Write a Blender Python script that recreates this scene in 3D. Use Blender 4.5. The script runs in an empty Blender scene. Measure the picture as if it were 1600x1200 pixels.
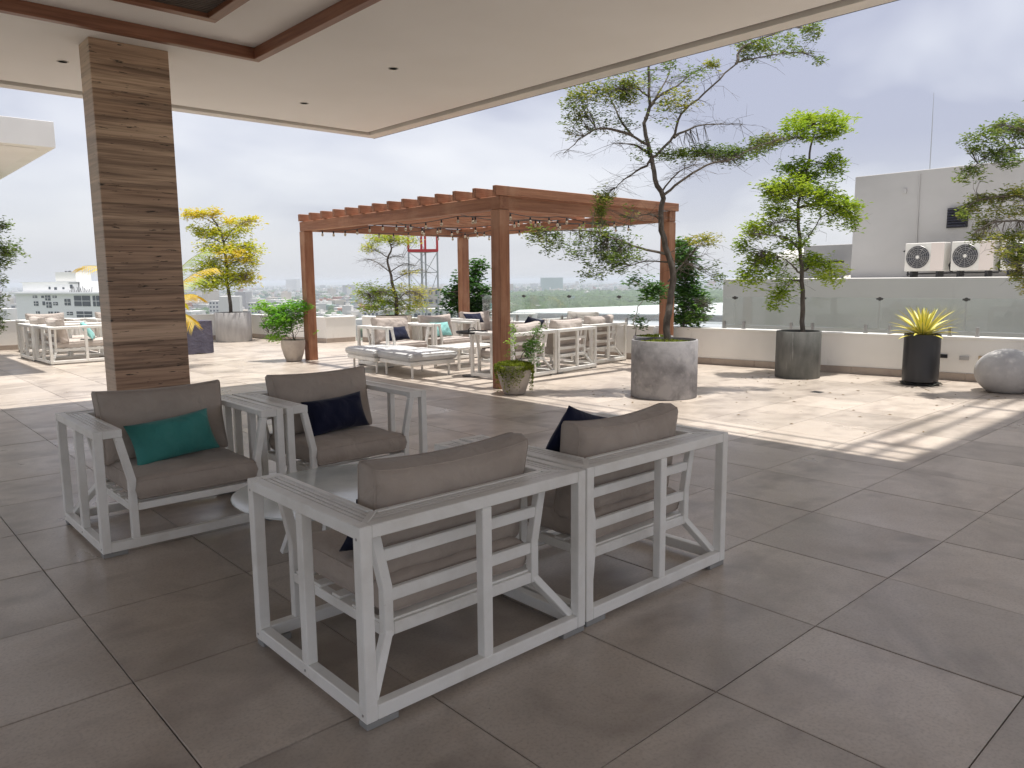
import bpy, bmesh, math, random
from mathutils import Vector, Matrix, noise as mnoise
import numpy as np
R_ = random.Random(7)
rad = math.radians

# ------------------------------------------------------------------ camera
sc = bpy.context.scene
FPX, YAW, PITCH, ROLL, EYE = 1182.76, .7385, .1366, -.0091, 1.553
cy_, sy_, cp_, sp_ = math.cos(YAW), math.sin(YAW), math.cos(PITCH), math.sin(PITCH)
CF = Vector((sy_*cp_, cy_*cp_, -sp_)); CR = Vector((cy_, -sy_, 0)); CU = CR.cross(CF)
_r, _u = CR.copy(), CU.copy()
CR = _r*math.cos(ROLL) + _u*math.sin(ROLL); CU = -_r*math.sin(ROLL) + _u*math.cos(ROLL)
cam = bpy.data.cameras.new('camera'); cam.sensor_width = 36; cam.lens = FPX/1600*36
cam.clip_start = .05; cam.clip_end = 40000
camo = bpy.data.objects.new('camera', cam); sc.collection.objects.link(camo); sc.camera = camo
M = Matrix((CR, CU, -CF)).transposed().to_4x4(); M.translation = (0, 0, EYE); camo.matrix_world = M

# ------------------------------------------------------------------ sun, sky, exposure
SX, SY = -.10, .06                       # shadow offset per metre of height
sun_from = Vector((-SX, -SY, 1)).normalized()
sl = bpy.data.lights.new('sun', 'SUN'); sl.energy = 2.4; sl.angle = rad(1.0); sl.color = (1, .965, .91)
so = bpy.data.objects.new('sun', sl); sc.collection.objects.link(so)
so.rotation_euler = sun_from.to_track_quat('Z', 'Y').to_euler(); so.location = (5, 5, 60)
w = bpy.data.worlds.new('World'); sc.world = w; w.use_nodes = True
nt = w.node_tree; nt.nodes.clear()
def N(nt, typ, **kw):
    n = nt.nodes.new(typ)
    for k, v in kw.items():
        if k in n.inputs: n.inputs[k].default_value = v
        else: setattr(n, k, v)
    return n
sky = N(nt, 'ShaderNodeTexSky', sky_type='NISHITA', sun_disc=False)
sky.sun_elevation = math.asin(sun_from.z); sky.sun_rotation = math.atan2(sun_from.x, sun_from.y); sky.dust_density = 3
bgs = N(nt, 'ShaderNodeBackground', Strength=.10); nt.links.new(sky.outputs[0], bgs.inputs[0])
tc = N(nt, 'ShaderNodeTexCoord'); sep = N(nt, 'ShaderNodeSeparateXYZ'); nt.links.new(tc.outputs['Generated'], sep.inputs[0])
mx = N(nt, 'ShaderNodeMath', operation='MAXIMUM'); nt.links.new(sep.outputs[2], mx.inputs[0]); mx.inputs[1].default_value = 0
ad = N(nt, 'ShaderNodeMath', operation='ADD'); nt.links.new(mx.outputs[0], ad.inputs[0]); ad.inputs[1].default_value = .30
dx = N(nt, 'ShaderNodeMath', operation='DIVIDE'); nt.links.new(sep.outputs[0], dx.inputs[0]); nt.links.new(ad.outputs[0], dx.inputs[1])
dy = N(nt, 'ShaderNodeMath', operation='DIVIDE'); nt.links.new(sep.outputs[1], dy.inputs[0]); nt.links.new(ad.outputs[0], dy.inputs[1])
cmb = N(nt, 'ShaderNodeCombineXYZ'); nt.links.new(dx.outputs[0], cmb.inputs[0]); nt.links.new(dy.outputs[0], cmb.inputs[1]); cmb.inputs[2].default_value = 3.3
no = N(nt, 'ShaderNodeTexNoise', Scale=1.35, Detail=4.0, Roughness=.48, Distortion=.3); nt.links.new(cmb.outputs[0], no.inputs['Vector'])
cr = N(nt, 'ShaderNodeValToRGB'); nt.links.new(no.outputs[0], cr.inputs[0])
els = cr.color_ramp.elements
els[0].position = .38; els[0].color = (.43, .44, .54, 1); els[1].position = .66; els[1].color = (.79, .79, .825, 1)
e = els.new(.5); e.color = (.62, .63, .70, 1)
hz = N(nt, 'ShaderNodeMapRange'); nt.links.new(sep.outputs[2], hz.inputs[0])
hz.inputs[1].default_value = .0; hz.inputs[2].default_value = .16; hz.inputs[3].default_value = 1; hz.inputs[4].default_value = 0
mh = N(nt, 'ShaderNodeMix', data_type='RGBA'); nt.links.new(hz.outputs[0], mh.inputs[0]); nt.links.new(cr.outputs[0], mh.inputs[6])
mh.inputs[7].default_value = (.66, .675, .715, 1)
bgc = N(nt, 'ShaderNodeBackground', Strength=.465); nt.links.new(mh.outputs[2], bgc.inputs[0])
ms = N(nt, 'ShaderNodeMixShader', Fac=.88); nt.links.new(bgs.outputs[0], ms.inputs[1]); nt.links.new(bgc.outputs[0], ms.inputs[2])
wo = N(nt, 'ShaderNodeOutputWorld'); nt.links.new(ms.outputs[0], wo.inputs[0])
sc.view_settings.view_transform = 'Standard'; sc.view_settings.look = 'None'
sc.view_settings.exposure = 1.33; sc.view_settings.gamma = 1; sc.view_settings.use_curve_mapping = False
sc.render.engine = 'CYCLES'; sc.cycles.max_bounces = 10; sc.cycles.diffuse_bounces = 5
sc.cycles.transparent_max_bounces = 12; sc.cycles.volume_bounces = 1

# ------------------------------------------------------------------ helpers
def at(px, py, D):
    """point D metres in front of the eye in the direction of photograph position (px, py)"""
    return Vector((0, 0, EYE)) + CF*D + CR*((px-800)*D/FPX) + CU*((600-py)*D/FPX)
def depth(p): return (Vector(p)-Vector((0, 0, EYE))).dot(CF)
def link(o, parent=None):
    sc.collection.objects.link(o)
    if parent is not None: o.parent = parent
    return o
def tag(o, label=None, cat=None, group=None, kind=None):
    if label: o['label'] = label
    if cat: o['category'] = cat
    if group: o['group'] = group
    if kind: o['kind'] = kind
    return o
def thing(name, label, cat, loc=(0, 0, 0), rz=0, group=None):
    o = bpy.data.objects.new(name, None); o.empty_display_size = .2; link(o)
    o.location = loc; o.rotation_euler = (0, 0, rz)
    return tag(o, label, cat, group)
def mesh_obj(name, verts, faces, mat=None, parent=None, smooth=False, mats=None, midx=None):
    me = bpy.data.meshes.new(name); me.from_pydata([tuple(v) for v in verts], [], faces)
    for m in (mats or ([mat] if mat else [])): me.materials.append(m)
    if midx is not None: me.polygons.foreach_set('material_index', midx)
    if smooth: me.polygons.foreach_set('use_smooth', [True]*len(me.polygons))
    me.update()
    return link(bpy.data.objects.new(name, me), parent)
class MB:
    """collects simple solids and builds one mesh"""
    def __init__(s): s.v = []; s.f = []
    def add(s, vs, fs):
        b = len(s.v); s.v += [tuple(v) for v in vs]; s.f += [tuple(b+i for i in f) for f in fs]
    def box(s, a, b):
        (x0, y0, z0), (x1, y1, z1) = a, b
        s.add([(x0,y0,z0),(x1,y0,z0),(x1,y1,z0),(x0,y1,z0),(x0,y0,z1),(x1,y0,z1),(x1,y1,z1),(x0,y1,z1)],
              [(0,3,2,1),(4,5,6,7),(0,1,5,4),(1,2,6,5),(2,3,7,6),(3,0,4,7)]); return s
    def beam(s, p, q, w, h, up=(0, 0, 1)):
        p, q = Vector(p), Vector(q); d = (q-p).normalized(); u = Vector(up)
        sd = d.cross(u)
        if sd.length < 1e-4: sd = d.cross(Vector((0, 1, 0)))
        sd.normalize(); u = sd.cross(d).normalized()
        vs = [p+sd*a*w/2+u*b*h/2 for a, b in ((-1,-1),(1,-1),(1,1),(-1,1))] + [q+sd*a*w/2+u*b*h/2 for a, b in ((-1,-1),(1,-1),(1,1),(-1,1))]
        s.add(vs, [(3,2,1,0),(4,5,6,7),(0,1,5,4),(1,2,6,5),(2,3,7,6),(3,0,4,7)]); return s
    def prism_y(s, poly, y0, y1):
        n = len(poly)
        s.add([(x, y0, z) for x, z in poly]+[(x, y1, z) for x, z in poly],
              [tuple(range(n)), tuple(range(2*n-1, n-1, -1))]+[(i, i+n, (i+1) % n+n, (i+1) % n) for i in range(n)]); return s
    def prism_z(s, poly, z0, z1):
        n = len(poly)
        s.add([(x, y, z0) for x, y in poly]+[(x, y, z1) for x, y in poly],
              [tuple(range(n-1, -1, -1)), tuple(range(n, 2*n))]+[(i, (i+1) % n, (i+1) % n+n, i+n) for i in range(n)]); return s
    def tube(s, pts, rr, n=6, cap=True):
        pts = [Vector(p) for p in pts]
        if not hasattr(rr, '__len__'): rr = [rr]*len(pts)
        b = len(s.v); prev = None
        for i, p in enumerate(pts):
            d = (pts[min(i+1, len(pts)-1)]-pts[max(i-1, 0)]).normalized()
            if prev is None: a = d.cross(Vector((0, 0, 1)) if abs(d.z) < .9 else Vector((1, 0, 0))).normalized()
            else: a = (prev-d*prev.dot(d)).normalized()
            prev = a; c = d.cross(a)
            for k in range(n):
                t = 2*math.pi*k/n; s.v.append(tuple(p+(a*math.cos(t)+c*math.sin(t))*rr[i]))
        for i in range(len(pts)-1):
            for k in range(n):
                s.f.append((b+i*n+k, b+i*n+(k+1) % n, b+(i+1)*n+(k+1) % n, b+(i+1)*n+k))
        if cap:
            s.f.append(tuple(b+k for k in range(n-1, -1, -1))); m = b+(len(pts)-1)*n; s.f.append(tuple(m+k for k in range(n)))
        return s
    def lathe(s, prof, c=(0, 0, 0), n=32):
        b = len(s.v); cx, cy, cz = c
        for r, z in prof:
            for k in range(n):
                t = 2*math.pi*k/n; s.v.append((cx+r*math.cos(t), cy+r*math.sin(t), cz+z))
        for i in range(len(prof)-1):
            for k in range(n):
                s.f.append((b+i*n+k, b+i*n+(k+1) % n, b+(i+1)*n+(k+1) % n, b+(i+1)*n+k))
        s.f.append(tuple(b+k for k in range(n-1, -1, -1))); m = b+(len(prof)-1)*n; s.f.append(tuple(m+k for k in range(n)))
        return s
    def build(s, name, mat=None, parent=None, bevel=0, smooth=False, seg=1):
        o = mesh_obj(name, s.v, s.f, mat, parent)
        me = o.data
        if bevel:
            bm = bmesh.new(); bm.from_mesh(me)
            es = [e for e in bm.edges if len(e.link_faces) == 2 and e.calc_face_angle(0) > .5]
            bmesh.ops.bevel(bm, geom=es, offset=bevel, segments=seg, affect='EDGES', clamp_overlap=True)
            bm.to_mesh(me); bm.free()
        if smooth:
            me.polygons.foreach_set('use_smooth', [True]*len(me.polygons)); me.set_sharp_from_angle(angle=rad(40))
        return o
def bar(name, p, q, w, h, mat, parent=None, bevel=.004, wob=0):
    """a timber whose mesh runs along its own X, so the grain follows it"""
    p, q = Vector(p), Vector(q); L = (q-p).length; m = MB()
    m.box((-L/2, -w/2, -h/2), (L/2, w/2, h/2)); o = m.build(name, mat, parent, bevel)
    d = (q-p).normalized(); up = Vector((0, 0, 1)) if abs(d.z) < .9 else Vector((0, 1, 0))
    y = up.cross(d).normalized(); z = d.cross(y)
    mt = Matrix((d, y, z)).transposed().to_4x4(); mt.translation = (p+q)/2; o.matrix_local = mt
    return o
def kids(o): return KIDS.get(o.name, [])
def copy_tree(o, parent=None):
    c = o.copy(); sc.collection.objects.link(c)
    if parent is not None: c.parent = parent
    for ch in CH[o]: copy_tree(ch, c)
    return c
def index_children():
    global CH
    CH = {o: [] for o in bpy.data.objects}
    for o in bpy.data.objects:
        if o.parent is not None: CH[o.parent].append(o)

# ------------------------------------------------------------------ materials
def mat(name, col, rough=.6, metal=0, bump=None, var=None, spec=.5, coord='Object', trans=0, **kw):
    """bump=(scale, strength[, stretch]) ; var=(scale, colour2, lo, hi[, stretch])"""
    m = bpy.data.materials.new(name); m.use_nodes = True; nt = m.node_tree; b = nt.nodes['Principled BSDF']
    b.inputs['Base Color'].default_value = (*col, 1); b.inputs['Roughness'].default_value = rough
    b.inputs['Metallic'].default_value = metal; b.inputs['Specular IOR Level'].default_value = spec
    t = N(nt, 'ShaderNodeTexCoord'); src = t.outputs[coord] if coord != 'World' else N(nt, 'ShaderNodeNewGeometry').outputs['Position']
    def nz(scale, stretch=(1, 1, 1), detail=6.):
        mp = N(nt, 'ShaderNodeMapping'); mp.inputs['Scale'].default_value = stretch; nt.links.new(src, mp.inputs[0])
        n = N(nt, 'ShaderNodeTexNoise', Scale=scale, Detail=detail, Roughness=.6); nt.links.new(mp.outputs[0], n.inputs['Vector']); return n
    last = None
    for v in (var if isinstance(var, list) else [var] if var else []):
        n = nz(v[0], v[4] if len(v) > 4 else (1, 1, 1)); mr = N(nt, 'ShaderNodeMapRange'); mr.clamp = True
        mr.inputs[1].default_value = v[2]; mr.inputs[2].default_value = v[3]; nt.links.new(n.outputs[0], mr.inputs[0])
        mi = N(nt, 'ShaderNodeMix', data_type='RGBA'); nt.links.new(mr.outputs[0], mi.inputs[0])
        if last is None: mi.inputs[6].default_value = (*col, 1)
        else: nt.links.new(last, mi.inputs[6])
        mi.inputs[7].default_value = (*v[1], 1); last = mi.outputs[2]
    if last is not None: nt.links.new(last, b.inputs['Base Color'])
    if bump:
        n = nz(bump[0], bump[2] if len(bump) > 2 else (1, 1, 1)); bp = N(nt, 'ShaderNodeBump', Strength=bump[1], Distance=.01)
        nt.links.new(n.outputs[0], bp.inputs['Height']); nt.links.new(bp.outputs[0], b.inputs['Normal'])
    return m
white_metal = mat('white_powder_coat', (.83, .82, .78), .38, var=[(5, (.69, .665, .61), .45, .8), (38, (.60, .57, .52), .68, .8)], bump=(220, .05))
white_slat = mat('white_slat', (.76, .745, .71), .32, var=[(9, (.66, .63, .58), .4, .75, (.3, 6, 6))], bump=(60, .12, (.3, 4, 4)))
foot_grey = mat('grey_foot', (.28, .28, .27), .6)
def fabric(name, c, c2, sc1=400, b=.35, rough=.9):
    m = mat(name, c, rough, var=[(3.2, c2, .42, .72)], spec=.2)
    nt = m.node_tree; bs = nt.nodes['Principled BSDF']
    t = N(nt, 'ShaderNodeTexCoord'); n1 = N(nt, 'ShaderNodeTexNoise', Scale=float(sc1), Detail=2.); nt.links.new(t.outputs['Object'], n1.inputs['Vector'])
    n2 = N(nt, 'ShaderNodeTexNoise', Scale=7., Detail=4., Distortion=.8); nt.links.new(t.outputs['Object'], n2.inputs['Vector'])
    b1 = N(nt, 'ShaderNodeBump', Strength=b, Distance=.002); nt.links.new(n1.outputs[0], b1.inputs['Height'])
    b2 = N(nt, 'ShaderNodeBump', Strength=.55, Distance=.035); nt.links.new(n2.outputs[0], b2.inputs['Height']); nt.links.new(b1.outputs[0], b2.inputs['Normal'])
    nt.links.new(b2.outputs[0], bs.inputs['Normal'])
    bs.inputs['Sheen Weight'].default_value = .15
    return m
taupe = fabric('taupe_fabric', (.42, .36, .31), (.35, .295, .25))
cream = fabric('cream_fabric', (.50, .44, .40), (.44, .39, .35))
white_vinyl = fabric('pale_grey_fabric', (.58, .58, .57), (.52, .52, .51), b=.1, rough=.6)
teal = fabric('teal_fabric', (.05, .25, .225), (.035, .18, .165), rough=.65)
aqua = fabric('aqua_fabric', (.25, .52, .50), (.2, .45, .44))
navy = fabric('navy_fabric', (.008, .011, .034), (.006, .008, .024))
grey_pat = fabric('grey_pillow', (.35, .34, .33), (.2, .2, .2))
purple = fabric('purple_cover', (.105, .098, .135), (.08, .075, .105), b=.1, rough=.7)
seam_m = mat('seam', (.17, .135, .115), .9)

def floor_mat():
    m = bpy.data.materials.new('porcelain_tile'); m.use_nodes = True; nt = m.node_tree; b = nt.nodes['Principled BSDF']; L = nt.links.new
    g = N(nt, 'ShaderNodeNewGeometry'); oi = N(nt, 'ShaderNodeObjectInfo')
    sh = N(nt, 'ShaderNodeVectorMath', operation='SCALE'); L(oi.outputs['Location'], sh.inputs[0]); sh.inputs[3].default_value = 7.3
    ad = N(nt, 'ShaderNodeVectorMath', operation='ADD'); L(g.outputs['Position'], ad.inputs[0]); L(sh.outputs[0], ad.inputs[1])
    def nz(s, d, src, dist=0., st=(1, 1, 1)):
        mp = N(nt, 'ShaderNodeMapping'); mp.inputs['Scale'].default_value = st; L(src, mp.inputs[0])
        n = N(nt, 'ShaderNodeTexNoise', Scale=s, Detail=d, Distortion=dist, Roughness=.6); L(mp.outputs[0], n.inputs['Vector']); return n.outputs[0]
    cloud = nz(1.7, 5., ad.outputs[0], .6, (1, .75, 1)); mot = nz(9., 6., ad.outputs[0]); grit = nz(75., 5., g.outputs['Position'])
    stain = nz(1.05, 4., g.outputs['Position'], 1.2); smear = nz(1.5, 3., ad.outputs[0], .15, (.9, 1.3, 1))
    def mix(fac, lo, hi, a, col, bl='MIX', mxf=1.):
        mr = N(nt, 'ShaderNodeMapRange'); mr.inputs[1].default_value = lo; mr.inputs[2].default_value = hi; mr.inputs[4].default_value = mxf; L(fac, mr.inputs[0])
        mi = N(nt, 'ShaderNodeMix', data_type='RGBA', blend_type=bl); L(mr.outputs[0], mi.inputs[0])
        if isinstance(a, tuple): mi.inputs[6].default_value = (*a, 1)
        else: L(a, mi.inputs[6])
        mi.inputs[7].default_value = (*col, 1); return mi.outputs[2]
    c = mix(cloud, .35, .7, (.58, .505, .43), (.47, .41, .35))
    c = mix(mot, .4, .75, c, (.47, .385, .31), mxf=.5)
    c = mix(stain, .48, .66, c, (.27, .225, .185), mxf=.55)
    c = mix(smear, .53, .70, c, (.26, .21, .175), mxf=.75)
    c = mix(grit, .47, .72, c, (.27, .225, .19), mxf=.5)
    vo = N(nt, 'ShaderNodeTexVoronoi', Scale=5.); L(g.outputs['Position'], vo.inputs['Vector'])
    c = mix(vo.outputs['Distance'], .022, .014, c, (.13, .10, .08), mxf=.7)
    tc_ = N(nt, 'ShaderNodeTexCoord'); sx_ = N(nt, 'ShaderNodeSeparateXYZ'); L(tc_.outputs['Object'], sx_.inputs[0])
    def ab(o): m_ = N(nt, 'ShaderNodeMath', operation='ABSOLUTE'); L(o, m_.inputs[0]); return m_.outputs[0]
    mxx = N(nt, 'ShaderNodeMath', operation='MAXIMUM'); L(ab(sx_.outputs[0]), mxx.inputs[0]); L(ab(sx_.outputs[1]), mxx.inputs[1])
    ed = N(nt, 'ShaderNodeMath', operation='MULTIPLY'); L(mot, ed.inputs[0]); ed.inputs[1].default_value = .03; ee = N(nt, 'ShaderNodeMath', operation='ADD'); L(mxx.outputs[0], ee.inputs[0]); L(ed.outputs[0], ee.inputs[1])
    lt_ = N(nt, 'ShaderNodeMath', operation='LESS_THAN'); L(mxx.outputs[0], lt_.inputs[0]); lt_.inputs[1].default_value = .401
    e2 = N(nt, 'ShaderNodeMath', operation='MULTIPLY'); L(ee.outputs[0], e2.inputs[0]); L(lt_.outputs[0], e2.inputs[1])
    c = mix(e2.outputs[0], .398, .418, c, (.20, .165, .135), mxf=.22)
    hsv = N(nt, 'ShaderNodeHueSaturation'); L(c, hsv.inputs['Color'])
    mr = N(nt, 'ShaderNodeMapRange'); L(oi.outputs['Random'], mr.inputs[0]); mr.inputs[3].default_value = .86; mr.inputs[4].default_value = 1.08; L(mr.outputs[0], hsv.inputs['Value'])
    L(hsv.outputs[0], b.inputs['Base Color'])
    rr = N(nt, 'ShaderNodeMapRange'); L(cloud, rr.inputs[0]); rr.inputs[1].default_value = .3; rr.inputs[2].default_value = .7; rr.inputs[3].default_value = .26; rr.inputs[4].default_value = .44
    L(rr.outputs[0], b.inputs['Roughness']); b.inputs['Specular IOR Level'].default_value = .62
    bp = N(nt, 'ShaderNodeBump', Strength=.08, Distance=.003); L(grit, bp.inputs['Height']); L(bp.outputs[0], b.inputs['Normal'])
    return m
tile_m = floor_mat()
grout = mat('grout', (.07, .058, .05), .95)
plaster = mat('white_plaster_ceiling', (.86, .84, .815), .8, var=(.6, (.81, .785, .755), .4, .7), bump=(30, .03))
lip_m = mat('fascia_paint', (.78, .745, .70), .7, var=(2, (.68, .65, .61), .4, .7))
groove_m = mat('groove_paint', (.34, .31, .285), .9)
black_m = mat('black_plastic', (.015, .015, .017), .5)
wood = mat('cedar_stain', (.385, .172, .09), .6, var=[(3, (.23, .088, .042), .36, .66, (.3, 5, 5)), (14, (.47, .23, .13), .5, .8, (.10, 6, 6)), (26, (.10, .04, .02), .62, .72, (.05, 4, 4)), (1.3, (.46, .25, .15), .52, .75)], bump=(22, .5, (.12, 5, 5)))
wood2 = mat('ceiling_mahogany', (.27, .115, .065), .42, var=[(5, (.15, .05, .025), .4, .7, (.3, 5, 5))], bump=(20, .15, (.1, 5, 5)))
wall_white = mat('white_wall_paint', (.86, .845, .81), .75, var=[(.8, (.76, .745, .71), .4, .75), (3, (.55, .52, .48), .62, .85, (1, 1, .3))], bump=(40, .08), coord='World')
skirt_m = mat('skirting_tile', (.40, .335, .285), .55, var=(6, (.33, .27, .23), .4, .7), coord='World')
grey_wall = mat('grey_stucco', (.47, .455, .44), .85, var=[(.5, (.41, .395, .38), .4, .7, (1, 1, 1.6)), (1.6, (.46, .45, .44), .6, .8, (1, 1, .2))], bump=(25, .15), coord='World')
pale_wall = mat('pale_stucco', (.66, .645, .61), .85, var=[(.6, (.60, .585, .55), .4, .7, (1, 1, 1.5)), (2, (.54, .53, .5), .62, .8, (1, 1, .2))], bump=(25, .12), coord='World')
conc = mat('concrete_pot', (.34, .33, .335), .8, var=[(4, (.17, .165, .17), .42, .68), (11, (.40, .385, .37), .58, .75), (2.2, (.13, .125, .13), .6, .75)], bump=(25, .3))
conc_dark = mat('dark_concrete_pot', (.15, .15, .138), .75, var=[(3, (.085, .088, .08), .4, .7, (2.2, 2.2, .8)), (4, (.42, .42, .40), .63, .74, (2.5, 2.5, .28))], bump=(25, .3))
conc_light = mat('light_concrete_pot', (.43, .42, .41), .8, var=[(3, (.33, .32, .315), .4, .7, (3, 3, .6))], bump=(25, .25))
beige_pot = mat('beige_pot', (.50, .44, .38), .7, var=[(5, (.40, .34, .29), .4, .7), (30, (.30, .25, .21), .6, .75)], bump=(40, .2))
ball_m = mat('cast_stone', (.47, .455, .44), .85, var=[(3, (.36, .345, .335), .4, .7), (14, (.54, .52, .5), .55, .8)], bump=(35, .3))
soil = mat('soil', (.05, .035, .022), .95, bump=(60, .8))
glass_top = mat('frosted_glass_top', (.74, .78, .76), .10, spec=.6, var=(2, (.50, .535, .53), .4, .7))
steel = mat('brushed_steel', (.45, .44, .43), .35, 1.)
dark_steel = mat('dark_steel', (.10, .10, .10), .4, .6)
ac_white = mat('ac_enamel', (.70, .68, .63), .45, var=(2, (.62, .59, .54), .4, .7)); ac_pink = mat('ac_side_panel', (.66, .58, .53), .5)
ac_dark = mat('ac_grille', (.05, .05, .055), .5)
bark = mat('bark', (.085, .07, .058), .9, var=(20, (.16, .14, .12), .45, .7, (1, 1, .3)), bump=(40, .6, (1, 1, .3)))
twig_m = mat('twig', (.12, .10, .08), .9)
red_paint = mat('red_paint', (.50, .035, .04), .5); gal = mat('galvanised', (.42, .44, .45), .5, .3)
def leafmat(name, c1, c2, c3, trans=.35):
    m = bpy.data.materials.new(name); m.use_nodes = True; nt = m.node_tree; nt.nodes.clear(); L = nt.links.new
    a = N(nt, 'ShaderNodeAttribute', attribute_name='tone'); r = N(nt, 'ShaderNodeValToRGB'); L(a.outputs['Fac'], r.inputs[0])
    r.color_ramp.elements[0].color = (*c1, 1); r.color_ramp.elements[1].color = (*c3, 1); e = r.color_ramp.elements.new(.5); e.color = (*c2, 1)
    d = N(nt, 'ShaderNodeBsdfPrincipled', Roughness=.5); L(r.outputs[0], d.inputs['Base Color']); d.inputs['Specular IOR Level'].default_value = .35
    t = N(nt, 'ShaderNodeBsdfTranslucent'); L(r.outputs[0], t.inputs[0]); mx = N(nt, 'ShaderNodeMixShader', Fac=trans)
    L(d.outputs[0], mx.inputs[1]); L(t.outputs[0], mx.inputs[2]); o = N(nt, 'ShaderNodeOutputMaterial'); L(mx.outputs[0], o.inputs[0])
    return m
leaf_olive = leafmat('olive_leaf', (.09, .15, .03), (.20, .28, .05), (.46, .42, .08), .45)
leaf_bright = leafmat('bright_leaf', (.11, .19, .015), (.25, .38, .02), (.46, .57, .05))
leaf_yellow = leafmat('yellow_leaf', (.30, .38, .02), (.58, .62, .03), (.76, .56, .07))
leaf_lime = leafmat('lime_leaf', (.16, .28, .02), (.40, .50, .04), (.66, .58, .12))
leaf_dark = leafmat('dark_leaf', (.03, .09, .015), (.07, .18, .025), (.18, .33, .05))
leaf_fresh = leafmat('fresh_leaf', (.08, .24, .015), (.17, .42, .025), (.36, .60, .06))
moss_m = leafmat('moss', (.08, .12, .01), (.20, .25, .02), (.36, .40, .05))

# ------------------------------------------------------------------ the terrace floor, tile by tile
WR0, WR1 = Vector((11.817, 7.957)), Vector((12.509, 3.554))
wdir = (WR0-WR1).normalized()                      # along the right parapet, away from the eye
def wr(t): return WR0 + wdir*t                     # t metres beyond WR0
wall_pts = [Vector((-6, 22.55)), Vector((9.0, 20.8)), Vector((9.12, 18.95)), Vector((9.5, 17.45)), wr(9.55), wr(-8.6)]
slab = MB(); slab.prism_z([(-8, -7.2), (wall_pts[-1].x+.2, -7.2), (wall_pts[-1].x+.2, wall_pts[-1].y)] +
                          [(p.x+.2, p.y+.1) for p in reversed(wall_pts[1:-1])] + [(-8, 22.6)], -.5, -.008)
fl = slab.build('terrace_floor', grout); tag(fl, kind='structure')
def inside(x, y):
    pts = [(-6, 22.55)] + [tuple(p) for p in wall_pts[1:]] + [(wall_pts[-1].x, -7), (-6, -7)]
    c = False; j = len(pts)-1
    for i in range(len(pts)):
        xi, yi = pts[i]; xj, yj = pts[j]
        if (yi > y) != (yj > y) and x < (xj-xi)*(y-yi)/(yj-yi)+xi: c = not c
        j = i
    return c
TA, TX, TY = .8, .7699, 5.4714
def tile_geo(m, ox=0, oy=0, oz=0):
    h = TA/2-.0022; k = h-.002
    vs = [(-h,-h,-.007),(h,-h,-.007),(h,h,-.007),(-h,h,-.007),(-h,-h,-.0015),(h,-h,-.0015),(h,h,-.0015),(-h,h,-.0015),(-k,-k,0),(k,-k,0),(k,k,0),(-k,k,0)]
    m.add([(x+ox, y+oy, z+oz) for x, y, z in vs], [(0,1,5,4),(1,2,6,5),(2,3,7,6),(3,0,4,7),(4,5,9,8),(5,6,10,9),(6,7,11,10),(7,4,8,11),(8,9,10,11)])
tm = MB(); tile_geo(tm); t0 = tm.build('tile', tile_m, fl)
spots = []
for i in range(-9, 17):
    for j in range(-16, 22):
        cx, cy = TX+(i+.5)*TA, TY+(j+.5)*TA
        if not any(inside(cx+a, cy+b) for a in (-.4, .4) for b in (-.4, .4)): continue
        d = depth((cx, cy, 0)); vis = False
        if d > .3:
            px = 800+FPX*((Vector((cx, cy, 0))-camo.location).dot(CR))/d; py = 600-FPX*((Vector((cx, cy, 0))-Vector((0,0,EYE))).dot(CU))/d
            vis = -900/d < px < 1600+900/d and py < 1200+1500/d
        spots.append((0 if vis else 1, math.hypot(cx, cy), cx, cy))
spots.sort(); restm = MB(); first = True
for n, (hid, d, x, y) in enumerate(spots):
    oz = R_.uniform(-.0012, .0008)
    if n < 300 and not hid:
        o = t0 if first else t0.copy()
        if not first: sc.collection.objects.link(o)
        first = False; o.location = (x, y, oz)
    else: tile_geo(restm, x, y, oz)
tag(restm.build('tile_field', tile_m, fl), kind='stuff')

# ------------------------------------------------------------------ parapet walls with skirting tiles
def parapet(p, q, label, h=.67, ext=0):
    L = (q-p).length; d = (q-p).normalized(); a = math.atan2(d.y, d.x)
    o = thing('parapet_wall', label, 'wall', (p.x, p.y, 0), a, 'low white parapet walls')
    MB().box((-ext, 0, -.3), (L+ext*0, .2, h-.04)).build('wall_body', wall_white, o, .004)
    MB().box((-ext, -.012, h-.04), (L, .212, h)).build('coping', wall_white, o, .005)
    n = int(L/.8); 
    m = MB().box((.002, -.014, 0), (.798, -.001, .118)); s0 = m.build('skirting_tile', skirt_m, o, .002)
    for k in range(1, n): 
        s = s0.copy(); sc.collection.objects.link(s); s.parent = o; s.location = (k*.8, 0, 0)
    if L-n*.8 > .05: MB().box((n*.8+.002, -.014, 0), (L-.003, -.001, .118)).build('skirting_tile', skirt_m, o, .002)
    return o
# walls run left to right as seen from inside, so the thickness lies outside
parapet(wall_pts[0], wall_pts[1], 'white parapet wall behind the left sofa group and the yellow tree', .70)
parapet(wall_pts[1], wall_pts[2], 'short white parapet return beside the yellow tree planter', .66)
parapet(wall_pts[2], wall_pts[3], 'short slanting white parapet piece behind the small bushy pot', .66)
parapet(wall_pts[3], wall_pts[4], 'short white parapet seen between the far pergola posts', .66)
pr_ = parapet(wr(9.55-.25), wr(-8.6), 'long white parapet wall with glass panels along the right side', .66)
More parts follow.
